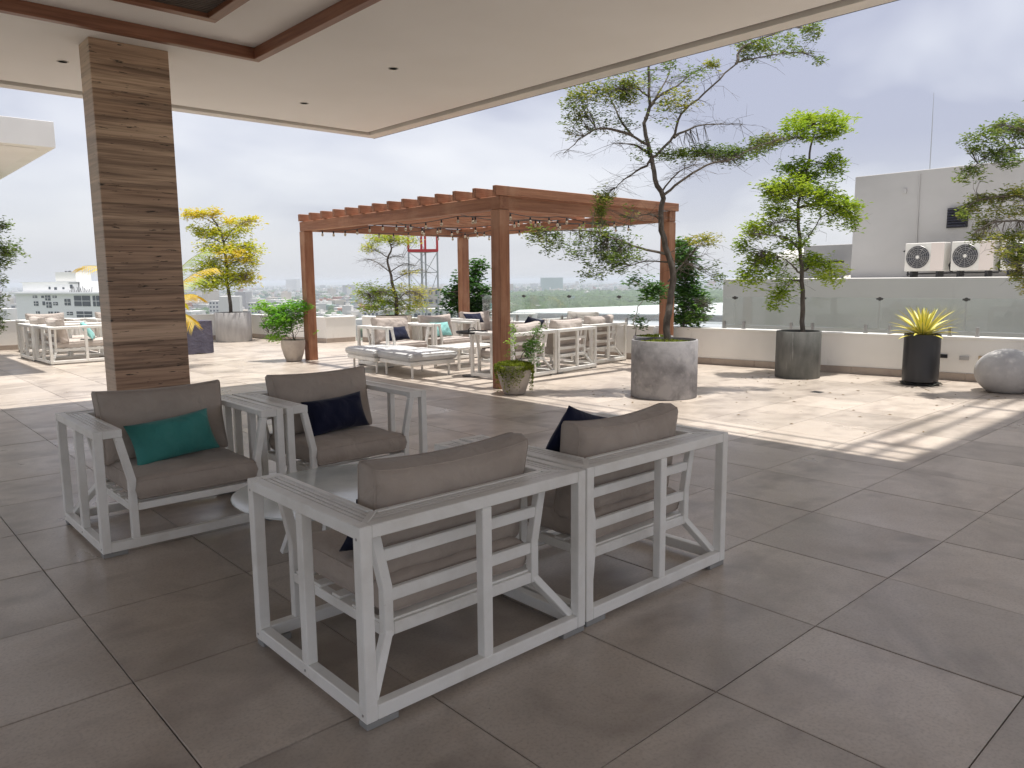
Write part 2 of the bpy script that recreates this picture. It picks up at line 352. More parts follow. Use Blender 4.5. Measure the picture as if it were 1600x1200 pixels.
# glass balustrade on the right parapet
gl = bpy.data.materials.new('green_glass'); gl.use_nodes = True; gnt = gl.node_tree; gnt.nodes.clear()
tr = N(gnt, 'ShaderNodeBsdfTransparent'); tr.inputs[0].default_value = (.95, .97, .965, 1)
gs = N(gnt, 'ShaderNodeBsdfGlossy', Roughness=.03); gs.inputs[0].default_value = (1, 1, 1, 1)
fr = N(gnt, 'ShaderNodeFresnel', IOR=1.5); di = N(gnt, 'ShaderNodeBsdfDiffuse'); di.inputs[0].default_value = (.72, .735, .725, 1)
m1 = N(gnt, 'ShaderNodeMixShader', Fac=.10); gnt.links.new(tr.outputs[0], m1.inputs[1]); gnt.links.new(di.outputs[0], m1.inputs[2])
m2 = N(gnt, 'ShaderNodeMixShader'); gnt.links.new(fr.outputs[0], m2.inputs[0]); gnt.links.new(m1.outputs[0], m2.inputs[1]); gnt.links.new(gs.outputs[0], m2.inputs[2])
go = N(gnt, 'ShaderNodeOutputMaterial'); gnt.links.new(m2.outputs[0], go.inputs[0])
wa = math.atan2(-wdir.y, -wdir.x)
tg = [.77, 1.96, 3.14, 4.33]; tg = [-6.6+1.185*k for k in range(14)]
gb_lab = ['glass balustrade panel %s' % s for s in
  ('at the near end out past the stone ball', 'just beyond the stone ball', 'behind the stone ball', 'right behind the spiky yellow agave', 'left of the spiky agave',
   'between the dark concrete planter tree and the agave', 'behind the dark concrete planter tree', 'left of the dark concrete planter', 'beside the column of dark green shrub',
   'between the green shrub column and the cream sofas', 'right end behind the cream sofas', 'behind the cream sofas with white roof beyond', 'middle of the view behind cream sofas', 'at the far left end of the glass row')]
for k in range(10):
    t = tg[k]; p = wr(t+1.185)
    o = thing('glass_panel', gb_lab[k] + ', clear green tinted', 'glass panel', (p.x+wdir.y*.10, p.y-wdir.x*.10, .66), wa, 'glass balustrade panels on the right parapet')
    MB().box((.006, -.006, .07), (1.179, .006, .56)).build('pane', gl, o, .002)
    for x in (.17, 1.0):
        MB().box((x-.022, -.02, 0), (x+.022, -.007, .14)).box((x-.022, .007, 0), (x+.022, .02, .14)).box((x-.03, -.03, 0), (x+.03, .03, .012)).build('clamp', steel, o, .003)
    c = MB().tube([(0, -.018, .545), (0, .018, .545)], .03, 12); c.box((-.05, -.012, .53), (.05, -.007, .56)); c.build('connector', dark_steel, o)

# ------------------------------------------------------------------ roof over the near terrace
HC = 3.87
CX, CY = 7.0, 11.0
roof = bpy.data.objects.new('roof', None); link(roof); tag(roof, 'broad flat roof overhang with cream ceiling above the near chairs', 'roof')
# soffit as rings: lip, groove, field with two stepped wooden trays
def ring(x0, y0, x1, y1, a0, b0, a1, b1, z0, z1, name, m, par=roof, bv=0):
    r = MB()
    r.box((x0, y0, z0), (x1, b0, z1)); r.box((x0, b1, z0), (x1, y1, z1)); r.box((x0, b0, z0), (a0, b1, z1)); r.box((a1, b0, z0), (x1, b1, z1))
    return r.build(name, m, par, bv)
X0, Y0 = -5.0, -3.4
FX, FY = 3.70, 8.0        # outer corner of the wooden tray frame
MB().box((X0, Y0, HC+.42), (CX, CY, HC+.55)).build('roof_slab', lip_m, roof)
ring(X0, Y0, CX, CY, X0+.001, Y0+.001, CX-.20, CY-.20, HC, HC+.418, 'fascia', lip_m)
ring(X0+.002, Y0+.002, CX-.202, CY-.202, X0+.003, Y0+.003, CX-.36, CY-.40, HC+.05, HC+.09, 'shadow_groove', groove_m)
f = MB(); f.box((X0+.005, FY, HC), (CX-.362, CY-.402, HC+.2)); f.box((FX, Y0+.005, HC), (CX-.362, FY, HC+.2)); f.build('ceiling_panel', plaster, roof)
TX0, TY0 = -3.2, -1.6
f = MB(); f.box((X0+.005, Y0+.005, HC), (TX0, FY-.002, HC+.2)); f.box((TX0, Y0+.005, HC), (FX-.002, TY0, HC+.2)); f.build('ceiling_panel', plaster, roof)
MB().box((TX0, TY0, HC+.105), (FX, FY, HC+.15)).build('tray_ceiling', plaster, roof)
def wframe(x0, y0, x1, y1, w_, z0, z1, nm):
    for p, q in (((x0, y1-w_/2), (x1, y1-w_/2)), ((x0, y0+w_/2), (x1, y0+w_/2)), ((x0+w_/2, y0+w_), (x0+w_/2, y1-w_)), ((x1-w_/2, y0+w_), (x1-w_/2, y1-w_))):
        bar(nm, (*p, (z0+z1)/2), (*q, (z0+z1)/2), w_, z1-z0, wood2, roof, .004)
wframe(TX0, TY0, FX, FY, .085, HC-.012, HC+.104, 'wood_trim')
wframe(TX0+.75, TY0+.75, 2.94, 7.22, .10, HC+.035, HC+.104, 'wood_trim')
g_m = mat('dark_grille', (.10, .075, .06), .7)
MB().box((TX0+.855, TY0+.855, HC+.099), (2.835, 7.115, HC+.1035)).build('grille_back', black_m, roof)
gr = MB()
for k in range(230):
    y = 7.10-k*.042
    if y < TY0+.9: break
    gr.box((TX0+.86, y-.008, HC+.07), (2.83, y+.008, HC+.098))
o = gr.build('grille_slats', g_m, roof); tag(o, kind='stuff')
for i, (x, y) in enumerate([(2.15, 9.33), (4.93, 7.31), (4.96, 9.44), (1.0, 6.2)]):
    z = HC if i < 3 else HC+.104
    m = MB().lathe([(.058, -.004), (.058, .001), (.044, .001), (.044, -.004)], (x, y, z), 20)
    d = m.build('downlight', mat('downlight_trim', (.55, .53, .5), .5) if i == 0 else bpy.data.materials['downlight_trim'], roof)
    MB().lathe([(.043, -.003), (.043, .0005)], (x, y, z), 16).build('lamp', mat('lamp_off', (.20, .19, .18), .3) if i == 0 else bpy.data.materials['lamp_off'], d)
bar('drip_edge', (CX+.008, Y0, HC+.012), (CX+.008, CY+.016, HC+.012), .014, .026, black_m, roof, 0)
# unseen rails added clear of the roof edge so their thin shadows stripe the floor
rl = thing('stripe_rail', 'unseen thin double rail added outside the roof edge to stripe the floor with shadow', 'railing', (0, 0, 0))
for zz, off in ((5.1, 7.0), (4.6, 6.73)):
    xr, yr = off-SX*zz, 11.35+(.5 if zz > 5 else .25)-SY*zz
    MB().tube([(xr, Y0, zz), (xr, yr, zz), (X0, yr, zz)], .022, 8).build('rail', dark_steel, rl)
for k in range(7):
    y = Y0+1+k*2.6; MB().tube([(CX-.1, y, HC+.56), (7.19, y, 4.6), (7.51, y, 5.1)], .012, 6).build('post', dark_steel, rl)
# unseen roof strip and beams added to shade and stripe the near right floor
up = bpy.data.objects.new('shade_strip', None); link(up); tag(up, 'unseen narrow roof strip with two long beams, added to shade the near right floor', 'roof')
MB().box((7.2, .9, 7.0), (17, 2.41-SY*7.3, 7.3)).build('roof_slab', lip_m, up)  # kept narrow so sunlit floor around it still brightens the shade
for yy in (2.95, 2.68): bar('stripe_beam', (6.75, yy-SY*7.6, 7.6), (17, yy-SY*7.6, 7.6), .07, .07, white_metal, up, .004)
for k in range(4): MB().box((8+k*2.8, 1.6, 7.3), (8.06+k*2.8, 2.55, 7.56)).build('bracket', white_metal, up)
MB().box((16.4, 1.0, -.3), (16.8, 1.4, 7.0)).build('pillar', lip_m, up); MB().box((7.3, 1.0, HC+.56), (7.7, 1.4, 7.0)).box((6.2, 1.0, HC+.551), (7.3, 1.4, HC+.85)).build('pillar', lip_m, up)

# ------------------------------------------------------------------ travertine column
tv = bpy.data.materials.new('travertine'); tv.use_nodes = True; tnt = tv.node_tree; tb = tnt.nodes['Principled BSDF']; L = tnt.links.new
g = N(tnt, 'ShaderNodeNewGeometry')
def tnz(st, s, d, di=0.):
    mp = N(tnt, 'ShaderNodeMapping'); mp.inputs['Scale'].default_value = st; L(g.outputs['Position'], mp.inputs[0])
    n = N(tnt, 'ShaderNodeTexNoise', Scale=s, Detail=d, Distortion=di, Roughness=.62); L(mp.outputs[0], n.inputs['Vector']); return n.outputs[0]
n1 = tnz((.10, .10, 3.0), 1.5, 10., .1); n2 = tnz((.6, .6, 24), 1.6, 6., .35); n3 = tnz((2.6, 2.6, 19), 2.3, 5., .2)
r1 = N(tnt, 'ShaderNodeValToRGB'); L(n1, r1.inputs[0]); E_ = r1.color_ramp.elements
E_[0].position = .30; E_[0].color = (.19, .115, .072, 1); E_[1].position = .72; E_[1].color = (.74, .54, .39, 1)
for ps, c in ((.40, (.42, .27, .18)), (.47, (.52, .345, .23)), (.52, (.28, .18, .12)), (.6, (.62, .43, .295))):
    q = E_.new(ps); q.color = (*c, 1)
mm = N(tnt, 'ShaderNodeMix', data_type='RGBA', blend_type='MULTIPLY'); mm.inputs[0].default_value = .8
r2 = N(tnt, 'ShaderNodeValToRGB'); L(n2, r2.inputs[0]); r2.color_ramp.elements[0].position = .35; r2.color_ramp.elements[0].color = (.42, .36, .32, 1); r2.color_ramp.elements[1].position = .55
L(r1.outputs[0], mm.inputs[6]); L(r2.outputs[0], mm.inputs[7])
r3 = N(tnt, 'ShaderNodeMapRange'); L(n3, r3.inputs[0]); r3.inputs[1].default_value = .635; r3.inputs[2].default_value = .67
m3 = N(tnt, 'ShaderNodeMix', data_type='RGBA'); L(r3.outputs[0], m3.inputs[0]); L(mm.outputs[2], m3.inputs[6]); m3.inputs[7].default_value = (.035, .025, .02, 1)
L(m3.outputs[2], tb.inputs['Base Color']); tb.inputs['Roughness'].default_value = .5
bp = N(tnt, 'ShaderNodeBump', Strength=.5, Distance=.006); iv = N(tnt, 'ShaderNodeMath', operation='SUBTRACT'); iv.inputs[0].default_value = 1; L(r3.outputs[0], iv.inputs[1]); L(iv.outputs[0], bp.inputs['Height']); L(bp.outputs[0], tb.inputs['Normal'])
tv_sidelit = tv.copy(); tv_sidelit.name = 'travertine_sidelit'; b2 = tv_sidelit.node_tree.nodes['Principled BSDF']; lk = b2.inputs['Base Color'].links[0]; srcs = lk.from_socket  # paler copy for the side panels, side light mixed into the colour
mz = N(tv_sidelit.node_tree, 'ShaderNodeMix', data_type='RGBA'); mz.inputs[0].default_value = .45; tv_sidelit.node_tree.links.new(srcs, mz.inputs[6]); mz.inputs[7].default_value = (.50, .42, .33, 1); tv_sidelit.node_tree.links.new(mz.outputs[2], b2.inputs['Base Color'])
co = thing('column', 'square column clad in brown banded travertine behind the teal pillow chair', 'column', (2.135, 8.25, 0))
CW, CD = .725, .36
MB().box((.022, .022, 0), (CW-.022, CD-.022, HC-.03)).build('core', groove_m, co)
for z0, z1 in ((0, 1.29), (1.2912, 2.58), (2.5812, HC-.001)):
    MB().box((.0012, 0, z0), (CW-.0012, .02, z1)).build('stone_panel', tv, co, .0012)
    MB().box((.0012, CD-.02, z0), (CW-.0012, CD, z1)).build('stone_panel', tv, co, .0012)
    MB().box((0, .0212, z0), (.02, CD-.0212, z1)).build('stone_panel', tv_sidelit, co, .0012)
    MB().box((CW-.02, .0212, z0), (CW, CD-.0212, z1)).build('stone_panel', tv_sidelit, co, .0012)

# white canopy of the neighbouring wing at upper left
cp = thing('canopy', 'white flat canopy slab jutting in at the upper left', 'canopy', (0, 0, 0))
MB().box((-9, 15.18, HC), (3.28, 24.5, HC+.43)).build('slab', wall_white, cp, .004)
MB().box((-8.9, 15.42, HC-.012), (3.04, 24.3, HC-.002)).build('soffit', plaster, cp)
MB().box((-2.4, 17.5, 0), (-1.9, 18.0, HC-.014)).build('pillar', wall_white, cp)

# ------------------------------------------------------------------ pergola
pg = thing('pergola', 'reddish brown timber pergola with string lights over the cream sofas', 'pergola', (0, 0, 0))
PX0, PX1, PY0, PY1 = 7.22, 11.16, 8.15, 13.9
for x, y in ((PX0, PY0), (PX1, PY0), (PX0, PY1), (PX1, PY1)):
    bar('post', (x, y, 0), (x, y, 2.53), .19, .19, wood, pg, .006)
for x in (PX0, PX1): bar('side_beam', (x, PY0-.095, 2.625), (x, PY1+.095, 2.625), .17, .18, wood, pg, .006)
for y in (PY0, PY1): bar('end_beam', (PX0+.09, y, 2.62), (PX1-.09, y, 2.62), .12, .175, wood, pg, .006)
for k in range(14):
    y = 8.08+k*.4435
    bar('rafter', (PX0-.17+R_.uniform(-.008, .008), y, 2.785), (PX1+.16, y, 2.785), .075, .135, wood, pg, .005)
bulb_m = mat('bulb_glass', (.50, .43, .33), .15, spec=.8)
bb = MB().lathe([(.004, -.088), (.018, -.078), (.024, -.06), (.02, -.042), (.012, -.03)], (0, 0, 0), 10)
sk_ = MB().lathe([(.014, -.038), (.014, 0), (.007, .012)], (0, 0, 0), 8)
runs = [((7.35, 8.3), (11.0, 8.75), 8), ((7.35, 9.2), (11.0, 9.0), 8), ((7.35, 13.7), (7.5, 8.4), 13), ((8.6, 13.7), (8.9, 8.4), 11), ((10.1, 13.7), (10.0, 8.4), 10), ((7.4, 11.0), (11.0, 12.6), 7)]
names_sl = ['along the front of the pergola', 'just inside the front rafters', 'following the left beam', 'left of the middle under the rafters', 'right of the middle under the rafters', 'slanting across the pergola']
sb0 = None
for (a, b, n), nm in zip(runs, names_sl):
    s = thing('string_light', 'string of small globe bulbs on black cable ' + nm, 'string light', (a[0], a[1], 2.56), 0, 'string lights under the pergola')
    A = Vector((0, 0, 0)); B = Vector((b[0]-a[0], b[1]-a[1], 0)); pts = []
    for k in range(n*2+1):
        t = k/(n*2); pts.append(A.lerp(B, t)+Vector((0, 0, -.02-.05*abs(math.sin(t*math.pi*2.5)))))
    MB().tube(pts, .006, 5).build('cable', black_m, s)
    for k in range(n):
        p = pts[2*k+1]
        if sb0 is None: s1 = sk_.build('socket', black_m, s); b1 = bb.build('bulb', bulb_m, s1, smooth=True); sb0 = (s1, b1)
        else:
            s1 = sb0[0].copy(); sc.collection.objects.link(s1); s1.parent = s; b1 = sb0[1].copy(); sc.collection.objects.link(b1); b1.parent = s1
        s1.location = p+Vector((0, 0, -.016))

# ------------------------------------------------------------------ lounge chairs
W_, T_, H_ = 1.125, .048, .735
def cushion_mesh(name, w, d, h, crown, seed, m, edge=.028, nx=26, ny=18, ears=0., sag=0., wr_=.006, seams=True):
    """box cushion with soft borders: w along X, d along Y, h thick"""
    vs, fs = [], []
    def prof(u): return max(0., 1-abs(u)**3.2)
    def pt(u, v, s, k=1.):
        cu, cv = (1-abs(u)**2.5), (1-abs(v)**2.5)
        x = u*w/2*(1-.018*cv*abs(u)+ears*.035*abs(u*v)); y = v*d/2*(1-.022*cu*abs(v)+ears*.05*abs(u*v)**2)
        r = min(1, (1-abs(u))*w/2/edge); q = min(1, (1-abs(v))*d/2/edge)
        f = math.sqrt(max(0, 1-(1-r)**2))*.22+.78; gq = math.sqrt(max(0, 1-(1-q)**2))*.22+.78
        z = s*(h/2*min(f, 1)*min(gq, 1)*1.0+crown*(prof(u)*prof(v))**.8)
        n = mnoise.noise(Vector((x*5+seed*7, y*5, s*3)))*wr_*2.4+mnoise.noise(Vector((x*11+seed+y*7, y*14-x*3, s)))*wr_*1.3
        z += n*s*(prof(u)*prof(v))**.3; z -= sag*(1-u*u)*(1 if v > 0 else 0)*0
        y += sag*(1-u*u)*max(0, v)*-1
        return (x, y, z)
    us = [math.sin(math.pi/2*(-1+2*i/nx))*.35+(-1+2*i/nx)*.65 for i in range(nx+1)]
    vv = [math.sin(math.pi/2*(-1+2*j/ny))*.35+(-1+2*j/ny)*.65 for j in range(ny+1)]
    for s in (1, -1):
        for v in vv:
            for u in us: vs.append(pt(u, v, s))
    st = (nx+1)*(ny+1)
    for j in range(ny):
        for i in range(nx):
            a = j*(nx+1)+i; fs.append((a, a+1, a+nx+2, a+nx+1)); fs.append((st+a, st+a+nx+1, st+a+nx+2, st+a+1))
    loop = [i for i in range(nx)]+[nx+j*(nx+1) for j in range(ny)]+[ny*(nx+1)+i for i in range(nx, 0, -1)]+[j*(nx+1) for j in range(ny, 0, -1)]
    n = len(loop); mid = []
    for k in loop:      # bulge ring half way down the border
        x, y, z = vs[k]; x2, y2, z2 = vs[k+st]; b = .010
        fx = 1+b/(w/2)*(abs(x) > w/2*.9); fy = 1+b/(d/2)*(abs(y) > d/2*.9)
        mid.append(len(vs)); vs.append((x*fx, y*fy, (z+z2)/2))
    for i in range(n):
        a, b_, m0, m1 = loop[i], loop[(i+1) % n], mid[i], mid[(i+1) % n]
        fs.append((a, m0, m1, b_)); fs.append((m0, a+st, b_+st, m1))
    o = mesh_obj(name, vs, fs, m, None, True)
    if seams:
        pts = [Vector(vs[k]) for k in loop]; mb = MB()
        for s in (0, st):
            P_ = [Vector(vs[k+s]) for k in loop]; mb.tube([p+Vector((p.x, p.y, 0)).normalized()*.001 for p in P_]+[P_[0]], .0032, 4, cap=False)
        mb.build('piping', m, o)
    return o
def pillow_mesh(name, w, d, th, seed, m, n=20):
    vs, fs = [], []
    for s in (1, -1):
        for j in range(n+1):
            for i in range(n+1):
                u, v = -1+2*i/n, -1+2*j/n
                f = ((1-abs(u)**2.6)*(1-abs(v)**2.6)); f = max(f, 0)**.55
                x = u*w/2*(1-.07*(1-v*v)*abs(u)); y = v*d/2*(1-.09*(1-u*u)*abs(v))
                k = mnoise.noise(Vector((x*9+seed*5, y*9, 1.7)))*.022+abs(mnoise.noise(Vector((x*14+seed, y*9+x*6, s))))*-.016+mnoise.noise(Vector((x*24+seed, y*16+x*8, s)))*.006
                vs.append((x, y, s*(th/2*f+.003)+k*f*s+mnoise.noise(Vector((x*4, y*4, seed)))*.008))
    st = (n+1)**2
    for j in range(n):
        for i in range(n):
            a = j*(n+1)+i; fs.append((a, a+1, a+n+2, a+n+1)); fs.append((st+a, st+a+n+1, st+a+n+2, st+a+1))
    loop = [i for i in range(n)]+[n+j*(n+1) for j in range(n)]+[n*(n+1)+i for i in range(n, 0, -1)]+[j*(n+1) for j in range(n, 0, -1)]
    for i in range(len(loop)):
        a, b_ = loop[i], loop[(i+1) % len(loop)]; fs.append((a, a+st, b_+st, b_))
    return mesh_obj(name, vs, fs, m, None, True)

def make_chair(name, label, group, cm, D=.90, seed=1):
    t = thing(name, label, 'lounge chair', (0, 0, 0), 0, group); W, T, H = W_, T_, H_; bv = .0035
    for x in (0, W-T):
        for y in (0, D-T): MB().box((x, y, .026), (x+T, y+T, H)).build('leg', white_metal, t, bv)
        MB().box((x+.002, D*.5-T/2, .080), (x+T-.002, D*.5+T/2, H-T-.001)).build('middle_post', white_metal, t, bv)
        MB().box((x+.001, T, .026), (x+T-.001, D-T, .080)).build('bottom_rail', white_metal, t, bv)
        MB().box((x+.001, T, H-T), (x+T-.001, D-T, H-.0006)).build('top_rail', white_metal, t, bv)
    MB().box((W/2-T/2, D-T+.002, .080), (W/2+T/2, D-.002, H-T-.001)).build('middle_post', white_metal, t, bv)
    MB().box((T, .001, .026), (W-T, T-.001, .080)).build('bottom_rail', white_metal, t, bv)
    MB().box((T, D-T+.001, .026), (W-T, D-.001, .080)).build('bottom_rail', white_metal, t, bv)
    MB().box((T, D-T+.001, H-T), (W-T, D-.001, H-.0006)).build('top_rail', white_metal, t, bv)
    A = .150
    for sgn in (0, 1):
        X = (lambda x: x) if not sgn else (lambda x: W-x)
        def bx(a, b, nm, m=white_metal, bev=bv):
            xs = sorted((X(a[0]), X(b[0]))); return MB().box((xs[0], a[1], a[2]), (xs[1], b[1], b[2])).build(nm, m, t, bev)
        bx((T, .001, H-T), (A, T-.001, H-.0006), 'arm_front')
        bx((A-.027, T, H-.036), (A, D-A, H-.001), 'inner_rail')
        sc_ = MB()
        for yy, zz in ((.024, .052), (D-.024, .052), (.024, .69), (D-.024, .69), (D*.5, .052)):
            xo = X(-.0012); xi = X(.001); sc_.tube([(xo, yy, zz), (xi, yy, zz)], .0055, 8)
        sc_.build('screw', steel, t)
        for k in range(3):
            x0 = T+.005+k*.0243; bx((x0, T+.002, H-.022), (x0+.019, D-x0-.016, H-.004), 'arm_slat', white_slat, .0015)
        MB().beam((X(T-.004), D-T+.004, H-.0125), (X(A-.006), D-A+.006, H-.0125), .026, .021).build('mitre_bar', white_metal, t, .002)
        # front inner leg: slanting, then straight down
        pl = [(A-.042, H-T), (A, H-T), (.207, .43), (.207, .080), (.165, .080), (.165, .425)]
        pl = [(X(x), z) for x, z in pl]; MB().prism_y(pl if sgn else pl[::-1], .004, T-.004).build('inner_leg', white_metal, t, bv)
        pl = [(A-.042, H-.037), (A, H-.037), (.207, .43), (.207, .242), (.165, .242), (.165, .425)]
        pl = [(X(x), z) for x, z in pl]; MB().prism_y(pl if sgn else pl[::-1], D-.165, D-.127).build('back_upright', white_metal, t, bv)
        MB().beam((X(.188), D-.148, .262), (X(.052), D-.052, .072), .036, .042, (0, 1, .3)).build('corner_brace', white_metal, t, bv)
        bx((.166, T-.003, .243), (.206, D-.166, .287), 'seat_rail')
        bx((.02, .02, 0), (.16, .035+T, .0155), 'foot', foot_grey, .002) if False else bx((.004, .004, 0), (.135, .06, .0257), 'foot', foot_grey, .002)
        bx((.004, D-.06, 0), (.135, D-.004, .0257), 'foot', foot_grey, .002)
    MB().box((A, D-A, H-.036), (W-A, D-A+.027, H-.001)).build('inner_rail', white_metal, t, bv)
    for k in range(3):
        y1 = D-T-.005-k*.0243; MB().box((D-y1+.016, y1-.019, H-.022), (W-(D-y1)-.016, y1, H-.004)).build('back_deck_slat', white_slat, t, .0015)
    MB().box((.208, .006, .243), (W-.208, T-.006, .286)).build('front_rail', white_metal, t, bv)
    MB().box((.208, D-.163, .243), (W-.208, D-.129, .292)).build('rear_rail', white_metal, t, bv)
    for z0, z1 in ((.374, .424), (.533, .580)): MB().box((.205 if z0 < .5 else .176, D-.160, z0), (W-(.205 if z0 < .5 else .176), D-.134, z1)).build('back_slat', white_metal, t, bv)
    n = max(5, round((D-.2)/.13))
    for k in range(n):
        y = .06+k*(D-.27)/(n-1); MB().box((.17, y, .288), (W-.17, y+.062, .300)).build('seat_slat', white_metal, t, .002)
    dd = D-.165
    s = cushion_mesh('seat_cushion', W-.412, dd, .132, .014, seed, cm); s.parent = t; s.location = (W/2, dd/2-.006, .366)
    b = cushion_mesh('back_cushion', .765, .45, .15, .036, seed+3, cm, ears=.45, sag=.008, wr_=.008, edge=.04); b.parent = t
    b.rotation_euler = (rad(80), 0, 0); b.location = (W/2, D-.285, .645)
    return t
G1_ = 'white framed lounge chairs round the glass coffee table'
ch = make_chair('lounge_chair', 'white slatted armchair with taupe cushions and the teal pillow, left foreground', G1_, taupe)
ch.location = (1.055, 4.62, 0); ch.rotation_euler.z = 0
deep = make_chair('deep_lounge_chair', 'deep white lounge seat with open side frame nearest the column at far left', 'deep white lounge seats at the far left', cream, 1.3, 5)
deep.location = (4.50, 16.72, 0); deep.rotation_euler.z = rad(92)
index_children()
alts = [[cushion_mesh('alt', .765, .45, .15, .036, 20+k, taupe, ears=.5, sag=.006+.008*k, wr_=.009, edge=.04) for k in range(3)],
        [cushion_mesh('alt', W_-.412, .735, .132, .016, 30+k, taupe) for k in range(3)]]
alt_me = [[(o.data, o.children[0].data) for o in l] for l in alts]
for l in alts:
    for o in l:
        for c in list(o.children): bpy.data.objects.remove(c)
        bpy.data.objects.remove(o)
def recolour(root, m):
    for c in CHN[root]:
        if 'cushion' in c.name:
            for q in [c]+CHN[c]:
                if len(q.material_slots): q.material_slots[0].link = 'OBJECT'; q.material_slots[0].material = m
CHN = {}
def copy_reg(o, parent=None):
    c = o.copy(); sc.collection.objects.link(c)
    if parent is not None: c.parent = parent
    CHN[c] = []
    for x in CH[o]: CHN[c].append(copy_reg(x, c))
    return c
def put(src, x, y, deg, label, group, m=None, k=0):
    c = copy_reg(src); c.location = (x, y, 0); c.rotation_euler.z = rad(deg); tag(c, label, None, group)
    for q in CHN[c]:
        if q.name.startswith('back_cushion'):
            q.data = alt_me[0][k % 3][0]; CHN[q][0].data = alt_me[0][k % 3][1]
            q.rotation_euler.x += rad([-1.5, 1, 2.5][k % 3]); q.location.x += [.01, -.012, .006][k % 3]
        if q.name.startswith('seat_cushion') and src is ch: q.data = alt_me[1][k % 3][0]; CHN[q][0].data = alt_me[1][k % 3][1]
    if m: recolour(c, m)
    return c
put(ch, 2.205, 4.62, 0, 'white slatted armchair holding the navy pillow, right beside the teal pillow chair', G1_, None, 0)
put(ch, 2.387, 3.05, 180, 'nearest white armchair seen from behind, front centre of the photo', G1_, None, 1)
put(ch, 3.532, 3.062, 180, 'white armchair seen from behind with a navy pillow poking over its cushion', G1_, None, 2)
G2_ = 'white framed lounge chairs under the pergola'
put(ch, 7.46, 11.5, 5, 'cream cushioned armchair with a navy pillow behind the daybed', G2_, cream, 0)
put(ch, 8.62, 11.62, 5, 'cream cushioned armchair with a pale aqua pillow by the rear pergola post', G2_, cream, 1)
put(ch, 8.80, 9.57, 187, 'cream armchair seen from behind, right beside the near pergola post', G2_, cream, 2)
put(ch, 9.97, 9.73, 187, 'middle of the cream armchairs seen from behind under the pergola', G2_, cream, 0)
put(ch, 11.30, 10.12, 185, 'rightmost cream armchair seen from behind, next to the mossy planter', G2_, cream, 1)
put(ch, 10.15, 12.3, 2, 'far cream armchair with a small flat navy pillow, in front of the glass panels', G2_, cream, 2)
put(ch, 11.25, 11.4, -88+180-180, 'far cream armchair with its back to the right parapet', G2_, cream, 0)
c = copy_reg(deep); c.location = (4.42, 17.87, 0); c.rotation_euler.z = rad(92); tag(c, 'second deep white lounge seat in line behind the one beside the column', None, 'deep white lounge seats at the far left')
put(ch, 4.75, 19.6, 2, 'cream armchair against the far left parapet with a patterned grey pillow', 'white framed lounge chairs at the far left', cream, 2)
put(ch, 3.4, 20.0, 2, 'cream armchair in the far left corner beside the parapet', 'white framed lounge chairs at the far left', cream, 1)

def pillow(m, w_, d_, th, seed, loc, rot, label, cat='pillow'):
    o = pillow_mesh('throw_pillow', w_, d_, th, seed, m); o.location = loc; o.rotation_euler = [rad(a) for a in rot]
    return tag(o, label, cat)
pillow(teal, .53, .28, .13, 1, (1.60, 4.985, .575), (66, -5, 4), 'teal pillow lying slightly tilted on the left foreground chair')
pillow(navy, .50, .27, .12, 2, (2.77, 4.99, .578), (68, -3, 2), 'navy pillow on the chair beside the teal pillow chair')
pillow(navy, .50, .40, .12, 3, (2.84, 2.60, .70), (-66, 16, 4), 'navy pillow poking up behind the back cushion of the right foreground chair')
pillow(navy, .46, .28, .11, 4, (1.72, 2.60, .54), (-62, 8, -10), 'navy pillow mostly hidden inside the nearest chair')
pillow(navy, .48, .28, .12, 5, (8.0, 11.97, .58), (60, 0, 5), 'navy pillow on the cream armchair behind the daybed')
pillow(aqua, .48, .30, .12, 6, (9.08, 12.05, .60), (64, 0, 5), 'pale aqua pillow on the cream armchair by the rear pergola post')
pillow(navy, .46, .34, .12, 7, (8.74, 9.10, .78), (-60, 10, 7), 'dark blue pillow leaning over the back of the chair beside the near pergola post')
pillow(navy, .50, .24, .10, 8, (10.5, 12.75, .74), (60, 0, 2), 'small dark blue pillow on the far cream armchair')
pillow(aqua, .42, .40, .12, 9, (3.98, 17.1, .62), (60, 0, 70), 'pale aqua pillow on the deep lounge seat at far left')
pillow(grey_pat, .40, .38, .12, 10, (5.2, 20.05, .62), (64, 0, 2), 'patterned grey pillow on the far left armchair')

# ------------------------------------------------------------------ coffee table with a pebble shaped frosted top
tb_ = thing('coffee_table', 'low coffee table with a pale frosted glass top between the four foreground chairs', 'table', (2.12, 3.78, 0))
def superel(a, b, n, k=56): return [(a*math.copysign(abs(math.cos(2*math.pi*i/k))**(2/n), math.cos(2*math.pi*i/k)), b*math.copysign(abs(math.sin(2*math.pi*i/k))**(2/n), math.sin(2*math.pi*i/k))) for i in range(k)]
MB().prism_z(superel(.60, .52, 2.3), .372, .384).build('glass_top', glass_top, tb_, .004)
MB().prism_z(superel(.30, .24, 2.3), .352, .3715).build('support_plate', white_metal, tb_, .003)
for a in (45, 135, 225, 315):
    ca, sa = math.cos(rad(a)), math.sin(rad(a)); MB().beam((ca*.24, sa*.2, .352), (ca*.38, sa*.33, 0), .035, .035, (0, 1, .2)).build('leg', white_metal, tb_, .003)
